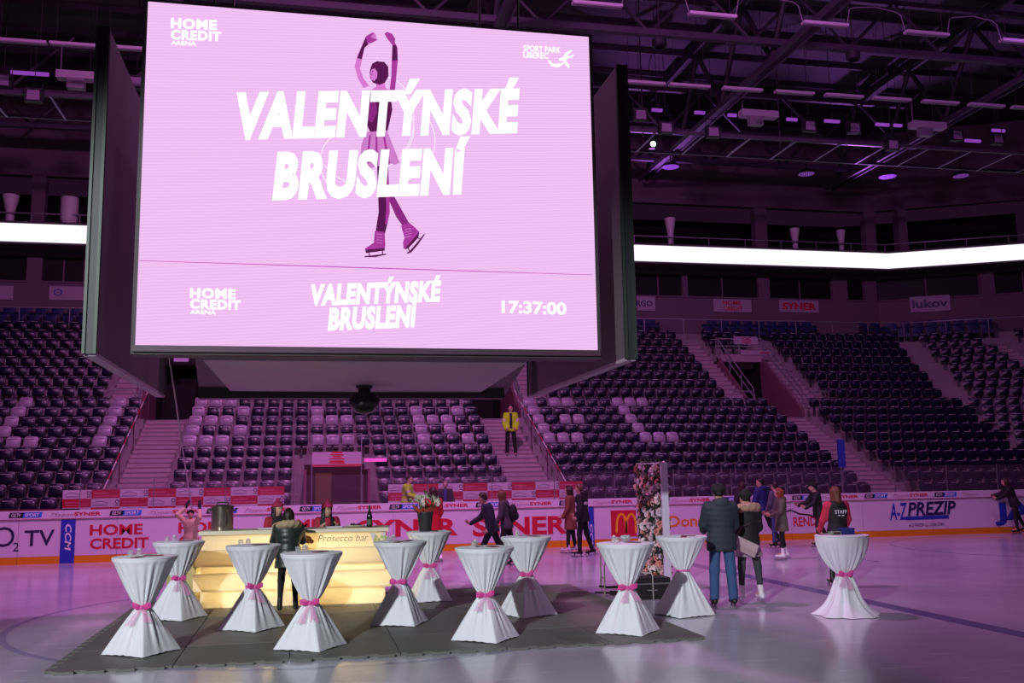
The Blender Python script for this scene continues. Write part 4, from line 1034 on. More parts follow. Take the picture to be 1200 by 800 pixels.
for i, (x, z) in enumerate(((.45,.2),(1.05,.55),(2.0,.55),(2.55,.2))):
    lo = lamp('bar_bulb', 'POINT', (0,0,0), None, 15, (1.0,.87,.60), .06); lo.parent = bar; lo.location = (x, .28, z+.05)
ink = mat('bar_ink', '#5c4a34', .6)
lt = text_on('Prosecco bar', (1.82,-.004,.985), (2.62,-.004,.985), .105, (0,0,1), ink, bar, -.012, .25)
rosep = mat('decal_rose', '#c98a6a', .6); grape = mat('decal_grape', '#b6b877', .6)
for k in range(6): MB().lathe([(.0,0),(.035+.01*(k%3),0)], 12).build('rose_decal', rosep, bar).location = (0,0,0)
for o in [c for c in bar.children if c.name.startswith('rose_decal')]:
    k = int(random.random()*100); o.rotation_euler = (math.pi/2,0,0); o.location = (1.62+random.uniform(-.06,.1), -.005-.0006*random.random(), 1.0+random.uniform(-.03,.05))
for k in range(9):
    o = MB().lathe([(0,0),(.028,0)], 10).build('grape_decal', grape, bar); o.rotation_euler = (math.pi/2,0,0); o.location = (2.74+.05*(k%4)+random.uniform(-.01,.01), -.005-.0005*k, .95+.045*(k//3))
for x in (2.70,2.86):
    o = MB().add([(x-.05,-.006,1.11),(x+.05,-.006,1.11),(x+.01,-.006,1.0),(x+.01,-.006,.94),(x-.01,-.006,.94),(x-.01,-.006,1.0)], [(0,1,2,5),(5,2,3,4)]).build('glass_decal', card_w, bar)
def bar_pt(x, y, z=1.194): c, s_ = math.cos(ba), math.sin(ba); return np.array([A[0]+x*c-y*s_, A[1]+x*s_+y*c, MT+.004+z-.004])
def bar_x(px): # local x on the counter for a photo column
    d = ray(px, 632); c, s_ = math.cos(ba), math.sin(ba); n = np.array([-s_, c]); o2 = A[:2]+n*.3; t = (o2@n)/(d[:2]@n); p = CP[:2]+t*d[:2]; return (p-A[:2])@np.array([c, s_])
# stock pot
steel = mat('pot_steel', '#a79c8c', .22, .9)
root = empty('stock_pot', bar_pt(bar_x(260), .30)); r = .175; h = .36
MB().lathe([(r*.98,0),(r,.015),(r,h),(r+.012,h+.005),(r+.012,h+.02)], 36, cap0=True).build('pot_body', steel, root, 40)
MB().lathe([(r+.012,h+.02),(r*.9,h+.035),(r*.3,h+.05),(0,h+.052)], 36).build('lid', steel, root, 50)
MB().tube([(-.09,0,h+.045),(-.08,0,h+.085),(.08,0,h+.085),(.09,0,h+.045)], .011, 6).build('lid_handle', mat('pot_black','#15121a',.4), root)
for sg in (-1,1): MB().tube([(sg*r,-.05,h-.05),(sg*(r+.05),-.045,h-.02),(sg*(r+.055),.045,h-.02),(sg*r,.05,h-.05)], .012, 6).build('side_handle', MATS['pot_black'], root)
tag(root, 'tall stainless steel stock pot on the left end of the bar', 'pot')
# plate of grapes, bottle, papers
root = empty('fruit_plate', bar_pt(bar_x(417), .22)); MB().lathe([(.08,.004),(.15,.03),(.148,.036),(.08,.012),(0,.012)], 28, cap0=True).build('plate', mat('plate_cream','#e7dcc2',.3), root, 40)
for k in range(22): MB().ball((random.uniform(-.09,.09), random.uniform(-.06,.06), .03+random.uniform(0,.025)), .016, 6).build('grape', mat('grape_dark','#46303a',.3), root)
tag(root, 'cream plate of dark grapes on the bar', 'fruit plate')
root = empty('wine_bottle', bar_pt(bar_x(433), .22)); MB().lathe([(.042,0),(.046,.01),(.046,.17),(.035,.22),(.017,.27),(.015,.33),(.018,.335),(.018,.35)], 20, cap0=True, cap1=True).build('bottle_glass', mat('bottle_dark','#16161a',.12), root, 40)
MB().lathe([(.0465,.04),(.0465,.13)], 20).build('label', mat('bottle_label','#4a5a44',.5), root); MB().lathe([(.0185,.25),(.0185,.352),(0,.353)], 16).build('foil', mat('bottle_foil','#26282c',.35), root)
tag(root, 'dark sparkling wine bottle standing on the right end of the bar', 'bottle')
for x, lab in ((2.05,'small stack of white napkins on the bar before the hatted woman'),(.95,'flat tray of papers on the bar left of the customer')):
    o = MB().box(-.12,.12,-.08,.08,0,.02).build('napkin_stack', card_w); o.location = bar_pt(x,.35); o.rotation_euler = (0,0,ba+.2); tag(o, lab, 'napkins')

# ------------------------------------------------------------------ flower bucket on the table
P = tops[5]+[-.06,.0,.002]; root = empty('flower_bucket', P); h = .30
MB().lathe([(.095,0),(.10,.01),(.135,h),(.142,h),(.142,h+.012),(.13,h+.012),(.11,h-.05)], 28, cap0=True).build('bucket', mat('bucket_dark','#2c2b30',.5), root, 40)
pet_w = mat('petal_white','#e6dfd0',.6); eye_d = mat('flower_eye','#5d6a3c',.6); wrap = mat('paper_wrap','#a5402f',.6); stemm = mat('stem_green','#3c5a34',.6)
def daisy():
    b = MB(); n = 9
    for k in range(n):
        a = 2*math.pi*k/n; d1 = .2
        b.add([(.008*math.cos(a-d1),.008*math.sin(a-d1),0),(.034*math.cos(a-.28),.034*math.sin(a-.28),.010),(.042*math.cos(a),.042*math.sin(a),.012),(.034*math.cos(a+.28),.034*math.sin(a+.28),.010),(.008*math.cos(a+d1),.008*math.sin(a+d1),0)], [(0,1,2,3,4)])
    b.lathe([(.014,.004),(.010,.014),(0,.016)], 8, mi=1); return b.mesh('bloom', [pet_w, eye_d])
dm_ = daisy()
for k in range(26):
    a = random.uniform(0,6.28); rr = .24*math.sqrt(random.random()); z = h+.17+.14*(1-rr/.24)+random.uniform(-.04,.04)
    p = np.array([rr*math.cos(a), rr*math.sin(a)*.8, z]); o = link('bloom', dm_, root); o.location = p; sc_ = random.uniform(1.3,2.0); o.scale = (sc_,)*3
    o.rotation_euler = (math.radians(random.uniform(25,75)), 0, random.uniform(-.8,.8)+a*.3)
    MB().tube([(p[0]*.25,p[1]*.25,h-.1),(p[0]*.7,p[1]*.7,h+.1),p], .005, 4).build('stem', stemm, root)
for k in range(12):
    a = 2*math.pi*k/12+.2; a2 = a+.5; r1 = .11; r2 = random.uniform(.18,.23); z2 = h+random.uniform(.05,.12)
    MB().add([(r1*math.cos(a),r1*math.sin(a),h-.02),(r1*math.cos(a2),r1*math.sin(a2),h-.02),(r2*math.cos(a2+.1),r2*math.sin(a2+.1)*.85,z2),(r2*math.cos(a-.1),r2*math.sin(a-.1)*.85,z2+.03)], [(0,1,2,3)]).build('wrapping_leaf', wrap, root)
tag(root, 'dark bucket of white daisies in red wrapping on a cocktail table', 'flowers')

# ------------------------------------------------------------------ flower wall
FP = GP(781, 690, 0); fx, fy = FP[0], FP[1]-.05
fw_ = empty('flower_wall', (fx,fy,0.0)); tag(fw_, 'tall upright panel covered in pink and white flowers with a pale end frame', 'flower wall')
FZ0, FZ1, FL, FTk = .14, 2.20, 1.32, .12
frm = mat('frame_pale','#cfc3d8',.4); fol = mat('foliage_dark','#20301f',.7,noise=.3,nscale=20)
MB().box(-.045,.075,-.03,.03,FZ0-.06,FZ1+.02).build('end_frame', frm, fw_); MB().box(-.045,.075,0,FL,FZ1-.01,FZ1+.02).build('top_frame', frm, fw_); MB().box(-.045,.075,0,FL,FZ0-.02,FZ0).build('bottom_frame', frm, fw_)
MB().box(-.03,.06,.03,FL,FZ0,FZ1-.01).build('backing', fol, fw_)
for y in (.05,FL-.05): MB().box(-.45,.5,y-.03,y+.03,0.003,.05).build('foot', mat('foot_dark','#2b262e',.5,.4), fw_); MB().box(-.02,.05,y-.02,y+.02,.05,FZ0).build('leg', MATS['foot_dark'], fw_)
lf = MB()
def leafq(b, p, nrm, size):
    t = np.array([0, random.uniform(-1,1), random.uniform(-1,1)]); t /= np.linalg.norm(t)+1e-6; s_ = np.cross(nrm, t); o = nrm*random.uniform(.02,.06)
    b.add([p+nrm*.005, p+t*size*.5+s_*size*.22+o*.7, p+t*size+o, p+t*size*.5-s_*size*.22+o*.7], [(0,1,2,3)])
for sg in (-1, 1):
    for k in range(900): leafq(lf, np.array([.0145+sg*.0475, random.uniform(.0,FL), random.uniform(FZ0,FZ1)]), np.array([sg,0,0]), random.uniform(.06,.11))
for k in range(60): leafq(lf, np.array([random.uniform(-.05,.08), random.uniform(0,FL), FZ1+.01]), np.array([0,0,1.]), .09)
lo = lf.build('leaves', fol, fw_); lo['kind'] = 'stuff'
def rose_mesh(nm, c):
    b = MB()
    for ring, (r, z, n, tl) in enumerate(((.055,.012,6,.45),(.038,.028,5,.8),(.02,.042,4,1.2))):
        for k in range(n):
            a = 2*math.pi*(k+ring*.4)/n; w_ = math.pi/n*1.15
            p0 = (r*.35*math.cos(a), r*.35*math.sin(a), z*.4); p1 = (r*math.cos(a-w_), r*math.sin(a-w_), z); p2 = (r*1.12*math.cos(a), r*1.12*math.sin(a), z+.008); p3 = (r*math.cos(a+w_), r*math.sin(a+w_), z)
            b.add([p0,p1,p2,p3], [(0,1,2),(0,2,3)])
    b.ball((0,0,.038), .016, 5)
    return b.mesh(nm, mat('rose_'+nm, c, .65))
roses = [rose_mesh('flower_a','#d9a5a8'), rose_mesh('flower_b','#e2d3d2'), rose_mesh('flower_c','#d98f83'), rose_mesh('flower_d','#c9b3c4'), rose_mesh('flower_e','#e9b8ae')]
cnt = 0; pts = []
while cnt < 150:
    y, z = random.uniform(.02,FL-.02), random.uniform(FZ0+.05,FZ1-.02)
    if any((y-a)**2+(z-c)**2 < .0078 for a, c in pts): cnt += .02; continue
    pts.append((y,z)); cnt += 1
    o = link('flower', random.choice(roses), fw_); o.location = (-.055, y, z); o.rotation_euler = (random.uniform(-.4,.4), -math.pi/2+random.uniform(-.35,.35), random.uniform(0,6)); s_ = random.uniform(.85,1.35) if z > .6 else random.uniform(.8,1.1); o.scale = (s_,)*3
for k in range(45):
    o = link('flower', random.choice(roses), fw_); o.location = (.085, random.uniform(.02,FL), random.uniform(FZ0+.1,FZ1)); o.rotation_euler = (random.uniform(-.4,.4), math.pi/2+random.uniform(-.3,.3), 0); o.scale = (1.1,)*3
o = link('flower', roses[1], fw_); o.location = (-.06,.06,1.58); o.rotation_euler = (0,-math.pi/2,0); o.scale = (1.9,)*3; o['label'] = 'large cream rose near the frame'
# steel tube frame with cables beside the flower wall
tubem = mat('tube_steel','#a39a96',.4,.6); cabm = mat('cable_black','#141216',.5)
C0 = GP(709,700); C1 = GP(762,702)
fr_ = empty('tube_frame', (C0[0],C0[1],0)); tag(fr_, 'low bent steel tube frame on the ice behind the right corner table', 'frame')
ux = C1-C0
def loc(a, b_, z): return (ux[0]*a-ux[1]*b_*.0, ux[1]*a+b_, z)
for (a0, a1, b_, hgt) in ((0,.55,0,.55),(.12,.95,.5,.66),(.35,1.05,-.05,.42)):
    MB().tube([loc(a0,b_,.012), loc(a0,b_,hgt-.04), loc(a0+.03,b_,hgt), loc(a1-.03,b_,hgt), loc(a1,b_,hgt-.04), loc(a1,b_,.012)], .014, 7).build('tube_loop', tubem, fr_, 40)
MB().tube([loc(0,0,.3),loc(.12,.5,.3)], .012, 6).build('cross_tube', tubem, fr_, 40); MB().tube([loc(.55,0,.2),loc(.95,.5,.2)], .012, 6).build('cross_tube', tubem, fr_, 40)
ch = empty('cable_bundle', (C0[0]+.12,C0[1]+.1,0)); tag(ch, 'tangle of black cables and straps lying at the steel tube frame', 'cables')
for k in range(7):
    pts_ = [(random.uniform(-.25,.15)+.18*j, random.uniform(-.2,.2), .02+.05*random.random()+(.12 if k > 4 else 0)) for j in range(5)]
    MB().tube(pts_, random.uniform(.010,.02), 5).build('cable', cabm, ch, 60)
bx = GP(757, 708); o = empty('equipment_case', (bx[0]+.30, bx[1]+.75, 0)); MB().box(-.32,.32,-.22,.22,.004,.34).build('case_body', mat('case_black','#1d191d',.5), o); MB().box(-.325,.325,-.225,.225,.24,.26).build('case_edge', alu, o); MB().tube([(-.08,-.22,.15),(-.07,-.26,.15),(.07,-.26,.15),(.08,-.22,.15)], .01, 5).build('case_handle', alu, o)
tag(o, 'black equipment case between the right corner table and the flower wall', 'case')

# ------------------------------------------------------------------ people: bodies grown from blended distance fields
def surface_nets(Fv, org, h):
    S = Fv < 0; nx, ny, nz = Fv.shape
    c = [(i,j,k) for i in (0,1) for j in (0,1) for k in (0,1)]
    cnt = np.zeros((nx-1,ny-1,nz-1), np.int8)
    for i,j,k in c: cnt += S[i:nx-1+i, j:ny-1+j, k:nz-1+k]
    act = (cnt > 0) & (cnt < 8); I = np.argwhere(act)
    if len(I) == 0: return np.zeros((0,3)), []
    idx = -np.ones(act.shape, np.int64); idx[act] = np.arange(len(I))
    acc = np.zeros((len(I),3)); num = np.zeros(len(I))
    for a in c:
        for ax in range(3):
            if a[ax]: continue
            b = list(a); b[ax] = 1
            fa = Fv[I[:,0]+a[0], I[:,1]+a[1], I[:,2]+a[2]]; fb = Fv[I[:,0]+b[0], I[:,1]+b[1], I[:,2]+b[2]]
            m = (fa < 0) != (fb < 0); t = np.where(m, fa/(fa-fb+1e-12), 0)
            p = np.array(a, float)[None,:].repeat(len(I),0); p[:,ax] += t
            acc[m] += p[m]; num[m] += 1
    V = org+h*(I+acc/num[:,None]); Q = []
    for ax in range(3):
        sl0 = [slice(None)]*3; sl1 = [slice(None)]*3; sl0[ax] = slice(0,-1); sl1[ax] = slice(1,None)
        ch = S[tuple(sl0)] != S[tuple(sl1)]; o1, o2 = (ax+1) % 3, (ax+2) % 3
        E_ = np.argwhere(ch); lim = np.array(act.shape)
        E_ = E_[(E_[:,o1] > 0) & (E_[:,o2] > 0) & (E_[:,o1] < lim[o1]) & (E_[:,o2] < lim[o2])]
        ins = S[tuple(E_.T)]
        def cell(d1, d2):
            e = E_.copy(); e[:,o1] -= d1; e[:,o2] -= d2; return idx[tuple(e.T)]
        q = np.stack([cell(1,1), cell(0,1), cell(0,0), cell(1,0)], 1)
        q[~ins] = q[~ins][:, ::-1]; q = q[(q >= 0).all(1)]; Q.append(q)
    return V, np.vstack(Q).tolist()
def cone(P, a, b, ra, rb):
    a = np.asarray(a); ba = np.asarray(b)-a; pa = P-a; t = np.clip((pa@ba)/(ba@ba+1e-9), 0, 1)
    return np.linalg.norm(pa-t[...,None]*ba, axis=-1)-(ra+(rb-ra)*t)
def ell(P, c, r):
    p = P-np.asarray(c); r = np.asarray(r); k0 = np.linalg.norm(p/r, axis=-1); k1 = np.linalg.norm(p/(r*r), axis=-1)
    return k0*(k0-1)/(k1+1e-9)
def smin(a, b, k):
    h = np.clip(.5+.5*(b-a)/k, 0, 1); return b+(a-b)*h-k*h*(1-h)
def grow(fn, lo, hi, h):
    lo = np.asarray(lo)-2*h; hi = np.asarray(hi)+2*h; n = np.ceil((hi-lo)/h).astype(int)+1
    g = np.stack(np.meshgrid(*[lo[i]+h*np.arange(n[i]) for i in range(3)], indexing='ij'), -1)
    return surface_nets(fn(g), lo, h)
_cm = {}
def cm(col, rough=.75, **k):
    key = 'cloth_%s_%.2f' % (str(col), rough)
    return mat(key, col, rough, noise=.10, nscale=12, **k)
skin_m = mat('skin', '#c99a86', .6); eye_m = mat('eye_dark', '#1c1416', .3); lip_m = mat('lips', '#a85c58', .5); blade_m = mat('skate_blade', '#b8bac0', .25, .9)

def person(pos, face, H, label, lean=0., arms=None, legs=None, head=(0,0), top=None, bottom='#23222b', hair=('#2b1c18','short'), hat=None, feet=('shoe','#17151a'), h=.020, group=None, gloves=None, build=1.0, sink=0.0):
    """face: heading in degrees (0 = away from camera, 180 = towards it, 90 = to the right)
       arms: ((swing, abduct, elbow), ...) left, right; legs: ((swing, abduct, knee), ...)
       top: dict(col, sleeve, hem, thick, puffer, flare, collar)"""
    arms = arms or ((5,10,15),(5,10,15)); legs = legs or ((2,4,2),(-2,4,2)); top = top or {}
    R = math.radians; H = float(H); skate = feet[0] == 'skate'; fh = .045*H+(.075 if skate else .02)
    L = R(lean); sp = np.array([0, math.sin(L), math.cos(L)]); fwd = np.array([0, math.cos(L), -math.sin(L)])
    hipz = 0.0; J = {}
    J['pel'] = np.zeros(3)
    T = lambda x, y, z: J['pel']+np.array([x,0,0])*H+fwd*y*H+sp*z*H
    for sd, sg, A, G in (('L',-1,arms[0],legs[0]),('R',1,arms[1],legs[1])):
        J['hip'+sd] = np.array([sg*.050*H, 0, -.01*H])
        s, a, k = map(R, G)
        d = np.array([sg*math.sin(a), math.sin(s)*math.cos(a), -math.cos(s)*math.cos(a)]); J['kn'+sd] = J['hip'+sd]+d*.245*H
        s2 = s-k; d = np.array([sg*math.sin(a)*.6, math.sin(s2)*math.cos(a), -math.cos(s2)*math.cos(a)]); J['an'+sd] = J['kn'+sd]+d*.235*H
        J['sh'+sd] = T(sg*.098*build, 0, .262)
        s, a, k = map(R, A[:3]); d = np.array([sg*math.sin(a), math.sin(s)*math.cos(a), -math.cos(s)*math.cos(a)]); J['el'+sd] = J['sh'+sd]+d*.165*H
        a2 = R(A[3]) if len(A) > 3 else a*.3; s2 = s+k; d = np.array([sg*math.sin(a2), math.sin(s2)*math.cos(a2), -math.cos(s2)*math.cos(a2)])
        J['wr'+sd] = J['el'+sd]+d*.15*H; J['hd'+sd] = d
    dz = fh-min(J['anL'][2], J['anR'][2])
    for k in J: J[k] = J[k]+np.array([0,0,dz])
    pel = J['pel']
    neck = T(0,.005,.305); hp, ht = R(head[0]), R(head[1])
    hc = neck+sp*.075*H+fwd*.018*H; sc = H
    # local axes of the head (turn about up, then nod)
    hf = np.array([math.sin(ht)*math.cos(hp), math.cos(ht)*math.cos(hp), math.sin(hp)]); hx = np.array([math.cos(ht), -math.sin(ht), 0]); hu = np.cross(hx, hf)
    toh = lambda P: np.stack([(P-hc)@hx, (P-hc)@hf, (P-hc)@hu], -1)
    prof_z = np.array([-.07,0,.075,.19,.255,.29,.31]); prof_w = np.array([.088,.094,.075,.092,.095,.062,.035])*build; prof_d = np.array([.066,.070,.056,.066,.060,.048,.034])*build
    def tor(P):
        d = P-pel; return d[...,0]/H, (d@fwd)/H, (d@sp)/H
    def torso(P, z0, z1, t, flare=0., zz=None):
        x, y, z = tor(P); w = np.interp(z, prof_z, prof_w)+t; dd = np.interp(z, prof_z, prof_d)+t
        fl = np.clip(-z, 0, 1)*flare; w = w+fl; dd = dd+fl*.8
        r = np.sqrt((x/w)**2+(y/dd)**2); d = (r-1)*np.minimum(w, dd)
        return np.maximum(np.maximum(d, z-z1), z0-z)*H
    def limbs_arm(P, t, u0=0., u1=1., k=.02):
        d = None
        for sd in 'LR':
            w = J['el'+sd]+(J['wr'+sd]-J['el'+sd])*u1
            e = smin(cone(P, J['sh'+sd], J['el'+sd], (.030+t)*H, (.026+t)*H), cone(P, J['el'+sd], w, (.026+t)*H, (.019+t)*H), .01*H)
            d = e if d is None else np.minimum(d, e)
        return d
    def limbs_leg(P, t, u1=1.0, wide=0.):
        d = None
        for sd in 'LR':
            e = smin(cone(P, J['hip'+sd], J['kn'+sd], (.050+t)*H, (.034+t+wide*.5)*H), cone(P, J['kn'+sd], J['kn'+sd]+(J['an'+sd]-J['kn'+sd])*u1, (.034+t+wide*.5)*H, (.022+t+wide)*H), .015*H)
            d = e if d is None else np.minimum(d, e)
        return smin(d, torso(P, -.075, .06, t-.004), .02*H)
    pts = np.array([J[k] for k in J if k[:2] in ('sh','el','wr','hi','kn','an','pe')]+[hc])
    lo, hi = pts.min(0), pts.max(0)
    # --- body
    def f_body(P):
        q = toh(P)
        d = ell(q, (0,0,0), (.043*H,.054*H,.066*H)); d = smin(d, ell(q, (0,.018*H,-.035*H), (.030*H,.034*H,.034*H)), .02*H)
        d = smin(d, cone(q, (0,.052*H,.004*H), (0,.062*H,-.014*H), .004*H, .0085*H), .008*H)
        for s in (-1,1): d = np.minimum(d, ell(q, (s*.044*H,-.006*H,-.004*H), (.006*H,.012*H,.018*H)))
        d = smin(d, cone(P, neck-sp*.02*H, hc-sp*.03*H, .028*H, .026*H), .015*H)
        d = smin(d, torso(P, -.07, .305, -.008), .02*H); d = smin(d, limbs_arm(P, -.004), .02*H); d = smin(d, limbs_leg(P, -.008), .02*H)
        for sd in 'LR':
            an = J['an'+sd]; d = smin(d, cone(P, an, an+np.array([0,.09*H,-.02*H]), .018*H, .014*H), .02*H)
        return d
    V, Fc = grow(f_body, lo-.12*H, hi+.12*H, h)
    mb = MB(); mb.add(V.tolist(), Fc, 0)
    for s in (-1,1):
        p = hc+hx*s*.0175*H+hf*.0505*H+hu*.006*H; mb.ball(p, .0055*H, 5, 1)
    mb.ball(hc+hf*.052*H-hu*.034*H, .009*H, 5, 2, (1,.5,.35))
    for sd, sg in (('L',-1),('R',1)):          # hands: palm, four fingers of unequal length, thumb at the side
        w = J['wr'+sd]; d = J['hd'+sd]; d = d/np.linalg.norm(d); side = np.array([sg,0,0.]); side = side-d*(side@d); side /= np.linalg.norm(side)+1e-9; pn = np.cross(side, d)*sg
        if pn[1] < 0: pn = -pn
        across = np.cross(d, side); across /= np.linalg.norm(across)+1e-9
        if across[1] < 0: across = -across      # towards the front: the thumb side
        inn = -side
        mb.tube([w-d*.015*H, w+d*.012*H, w+d*.048*H], [.014*H,.020*H,.017*H], 7, 0)
        for q, (o_, l) in enumerate(((.0155,.040),(.0055,.046),(-.0045,.043),(-.0145,.033))):
            b0 = w+d*.040*H+across*o_*H; k1 = b0+d*l*.45*H+inn*.006*H; k2 = k1+d*l*.35*H+inn*.012*H; k3 = k2+d*l*.15*H+inn*.012*H
            mb.tube([b0,k1,k2,k3], [.0055*H,.0053*H,.0048*H,.003*H], 5, 0)
        b0 = w+d*.012*H+across*.015*H; mb.tube([b0, b0+d*.018*H+across*.012*H+inn*.004*H, b0+d*.036*H+across*.013*H+inn*.012*H], [.0075*H,.0065*H,.004*H], 5, 0)
    root = empty('person', (pos[0],pos[1],pos[2]+.003-sink), -R(face)); tag(root, label, 'person', group)
    mb.build('body', [skin_m, eye_m, lip_m], root, 80)
    def part(name, fn, lo_, hi_, m, hh=None, lab=None, parent=root):
        V, Fc = grow(fn, lo_, hi_, hh or h)
        if len(Fc) == 0: return None
        o = MB().add(V.tolist(), Fc).build(name, m, parent, 80)
        if lab: o['label'] = lab
        return o
    # --- trousers
    if bottom:
        tw = .004 if not isinstance(bottom, tuple) else bottom[1]; bc = bottom if not isinstance(bottom, tuple) else bottom[0]
        part('trousers', lambda P: limbs_leg(P, .001, .97, tw), lo-.1*H, [hi[0]+.1*H, hi[1]+.1*H, pel[2]+.1*H], cm(bc, .8))
    # --- top
    col = top.get('col', '#23222b'); th = top.get('thick', .010); hem = top.get('hem', -.09); fl = top.get('flare', .15); pf = top.get('puffer', 0)
    def puff(P, d):
        if not pf: return d
        x, y, z = tor(P); return d-.0055*H*np.abs(np.sin(z*math.pi/pf))
    def f_top(P): return puff(P, torso(P, hem, .300, th, fl))
    def f_sl(P): return limbs_arm(P, th*(.7 if not top.get('sleeve') else .45), 0, .97)
    zlo = [lo[0]-.15*H, lo[1]-.15*H, pel[2]+hem*H-.12*H]; zhi = hi+np.array([.15*H,.15*H,.0])
    zlo[2] = min(zlo[2], min(J['wrL'][2], J['wrR'][2])-.06*H)
    if top.get('sleeve'):
        part(top.get('name','vest'), f_top, zlo, zhi, cm(col, top.get('rough', .75))); part('sleeves', lambda P: smin(f_sl(P), torso(P, .10, .285, th-.004), .03*H), zlo, zhi, cm(top['sleeve']))
    else:
        part(top.get('name','jacket'), lambda P: smin(f_top(P), f_sl(P), .035*H), zlo, zhi, cm(col, top.get('rough', .75)))
    if top.get('collar'):
        cc = top['collar']; part('collar', lambda P: np.maximum(cone(P, T(0,-.012,.27)+[0,0,dz], T(0,-.005,.33)+[0,0,dz], .058*H, .048*H), -cone(P, T(0,.0,.26)+[0,0,dz], T(0,.03,.37)+[0,0,dz], .03*H, .04*H)), hc-.16*H, hc+.10*H, cm(cc))
    if top.get('hood'):
        part('hood', lambda P: smin(ell(P, T(0,-.055,.285), (.062*H,.035*H,.045*H)), ell(P, T(0,-.03,.31), (.072*H,.045*H,.022*H)), .02*H), hc-.3*H, hc+.1*H, cm(top['hood']))
    if top.get('fur'):
        rg = np.random.default_rng(3); ctr = T(0,-.035,.29); bl = []
        def f_fur(P):
            q = P-ctr; a = np.arctan2(q[...,1]-.02*H, q[...,0]); rr = np.hypot(q[...,0]/1.15, q[...,1]-.01*H)
            d = np.hypot(rr-.072*H, q[...,2]+.25*(q[...,1])+.01*H)-.040*H
            return d+.006*H*np.sin(a*17+q[...,2]*90/H)*np.sin(q[...,2]*130/H+a*5)
        part('fur_collar', f_fur, ctr-.16*H, ctr+.16*H, cm(top['fur'], .95), min(h,.016))
    for (z0, z1, c_) in top.get('bands', ()):
        part('jacket_band', lambda P: torso(P, z0, z1, th+.003, fl), zlo, zhi, cm(c_, .5))
    for (u0, u1, c_) in top.get('armbands', ()):
        for sd in 'LR':
            a_, b_ = J['sh'+sd], J['el'+sd]; p0 = a_+(b_-a_)*u0; p1 = a_+(b_-a_)*u1
            MB().tube([p0,p1], (.029+th*.7+.003)*H, 12).build('arm_band', cm(c_, .5), root, 40)
    if top.get('open'):
        part('inner_shirt', lambda P: np.maximum(torso(P, hem+.05, .29, th+.003, fl), np.maximum(np.abs(tor(P)[0])-.032, -tor(P)[1])), zlo, zhi, cm(top['open']))
    # --- skirt-like lower garment
    if top.get('skirt'):
        c_, z0 = top['skirt']; part('skirt', lambda P: torso(P, z0, .02, .006, .25), [lo[0]-.2*H, lo[1]-.2*H, pel[2]+z0*H-.1*H], [hi[0]+.2*H, hi[1]+.2*H, pel[2]+.1*H], cm(c_))
    # --- hair and hat
    hcol, style = hair; hm = mat('hair_'+hcol, hcol, .55, noise=.25, nscale=40)
    def f_hair(P):
        q = toh(P); d = ell(q, (0,-.006*H,.008*H), (.050*H,.060*H,.068*H))
        cut = q[...,1]*.80-(q[...,2]-.012*H)*.62-.012*H
        if style in ('long','tail','bob'):
            d = np.maximum(d, np.minimum(cut, np.abs(q[...,0])*-1+.039*H))
            d = np.maximum(d, q[...,1]-.052*H)
            if style == 'long':
                for s in (-1,1): d = smin(d, cone(q, (s*.036*H,-.012*H,-.01*H), (s*.052*H,.012*H,-.20*H), .022*H, .018*H), .02*H)
                d = smin(d, cone(q, (0,-.035*H,.0), (0,-.055*H,-.19*H), .042*H, .036*H), .03*H)
            if style == 'bob':
                for s in (-1,1): d = smin(d, cone(q, (s*.036*H,-.008*H,-.01*H), (s*.043*H,-.008*H,-.085*H), .022*H, .018*H), .02*H)
                d = smin(d, cone(q, (0,-.035*H,.0), (0,-.045*H,-.09*H), .044*H, .036*H), .03*H)
            if style == 'tail': d = smin(d, cone(q, (0,-.055*H,.02*H), (0,-.085*H,-.12*H), .026*H, .018*H), .02*H)
            face_cut = .022*H-np.maximum(np.abs(q[...,0])-.010*H, 0)
            keep = np.maximum(q[...,1]-.040*H, -(np.abs(q[...,0])-.036*H)); keep = np.maximum(keep, (q[...,2]-.032*H))
            d = np.maximum(d, -np.maximum(np.maximum(.018*H-q[...,1], np.abs(q[...,0])-.036*H), q[...,2]-.036*H))
        elif style == 'bald': d = np.maximum(d, q[...,2]*-1-.2)*0+1
        else:
            d = np.maximum(d, cut); d = np.maximum(d, -(q[...,2]+.038*H))
        return d-.0030*H*np.sin(np.arctan2(q[...,0], q[...,1])*13+q[...,2]*16/H)
    if style != 'bald': part('hair', f_hair, hc-.30*H, hc+.11*H, hm, min(h,.018))
    if hat:
        hcol2, pom = hat
        def f_hat(P):
            q = toh(P); d = np.maximum(ell(q, (0,-.006*H,.012*H), (.060*H,.069*H,.066*H)), -(q[...,2]-.014*H+.22*q[...,1]*-1))
            d = smin(d, np.maximum(np.abs(q[...,2]-.022*H-.2*q[...,1])-.012*H, np.hypot(q[...,0]/.058,(q[...,1]+.006*H)/.067)*.06-.06*H), .006*H)
            return d
        o = part('knit_hat', f_hat, hc-.11*H, hc+.14*H, cm(hcol2, .9), min(h,.017))
        if pom: MB().ball(hc+hu*.084*H-hf*.01*H, .022*H, 7).build('pompom', cm(hcol2, .9), root, 60)
    if gloves:
        for sd in 'LR': MB().tube([J['wr'+sd]-J['hd'+sd]*.02*H, J['wr'+sd]+J['hd'+sd]*.04*H, J['wr'+sd]+J['hd'+sd]*.10*H], [.022*H,.032*H,.02*H], 9).build('glove', cm(gloves), root, 60)
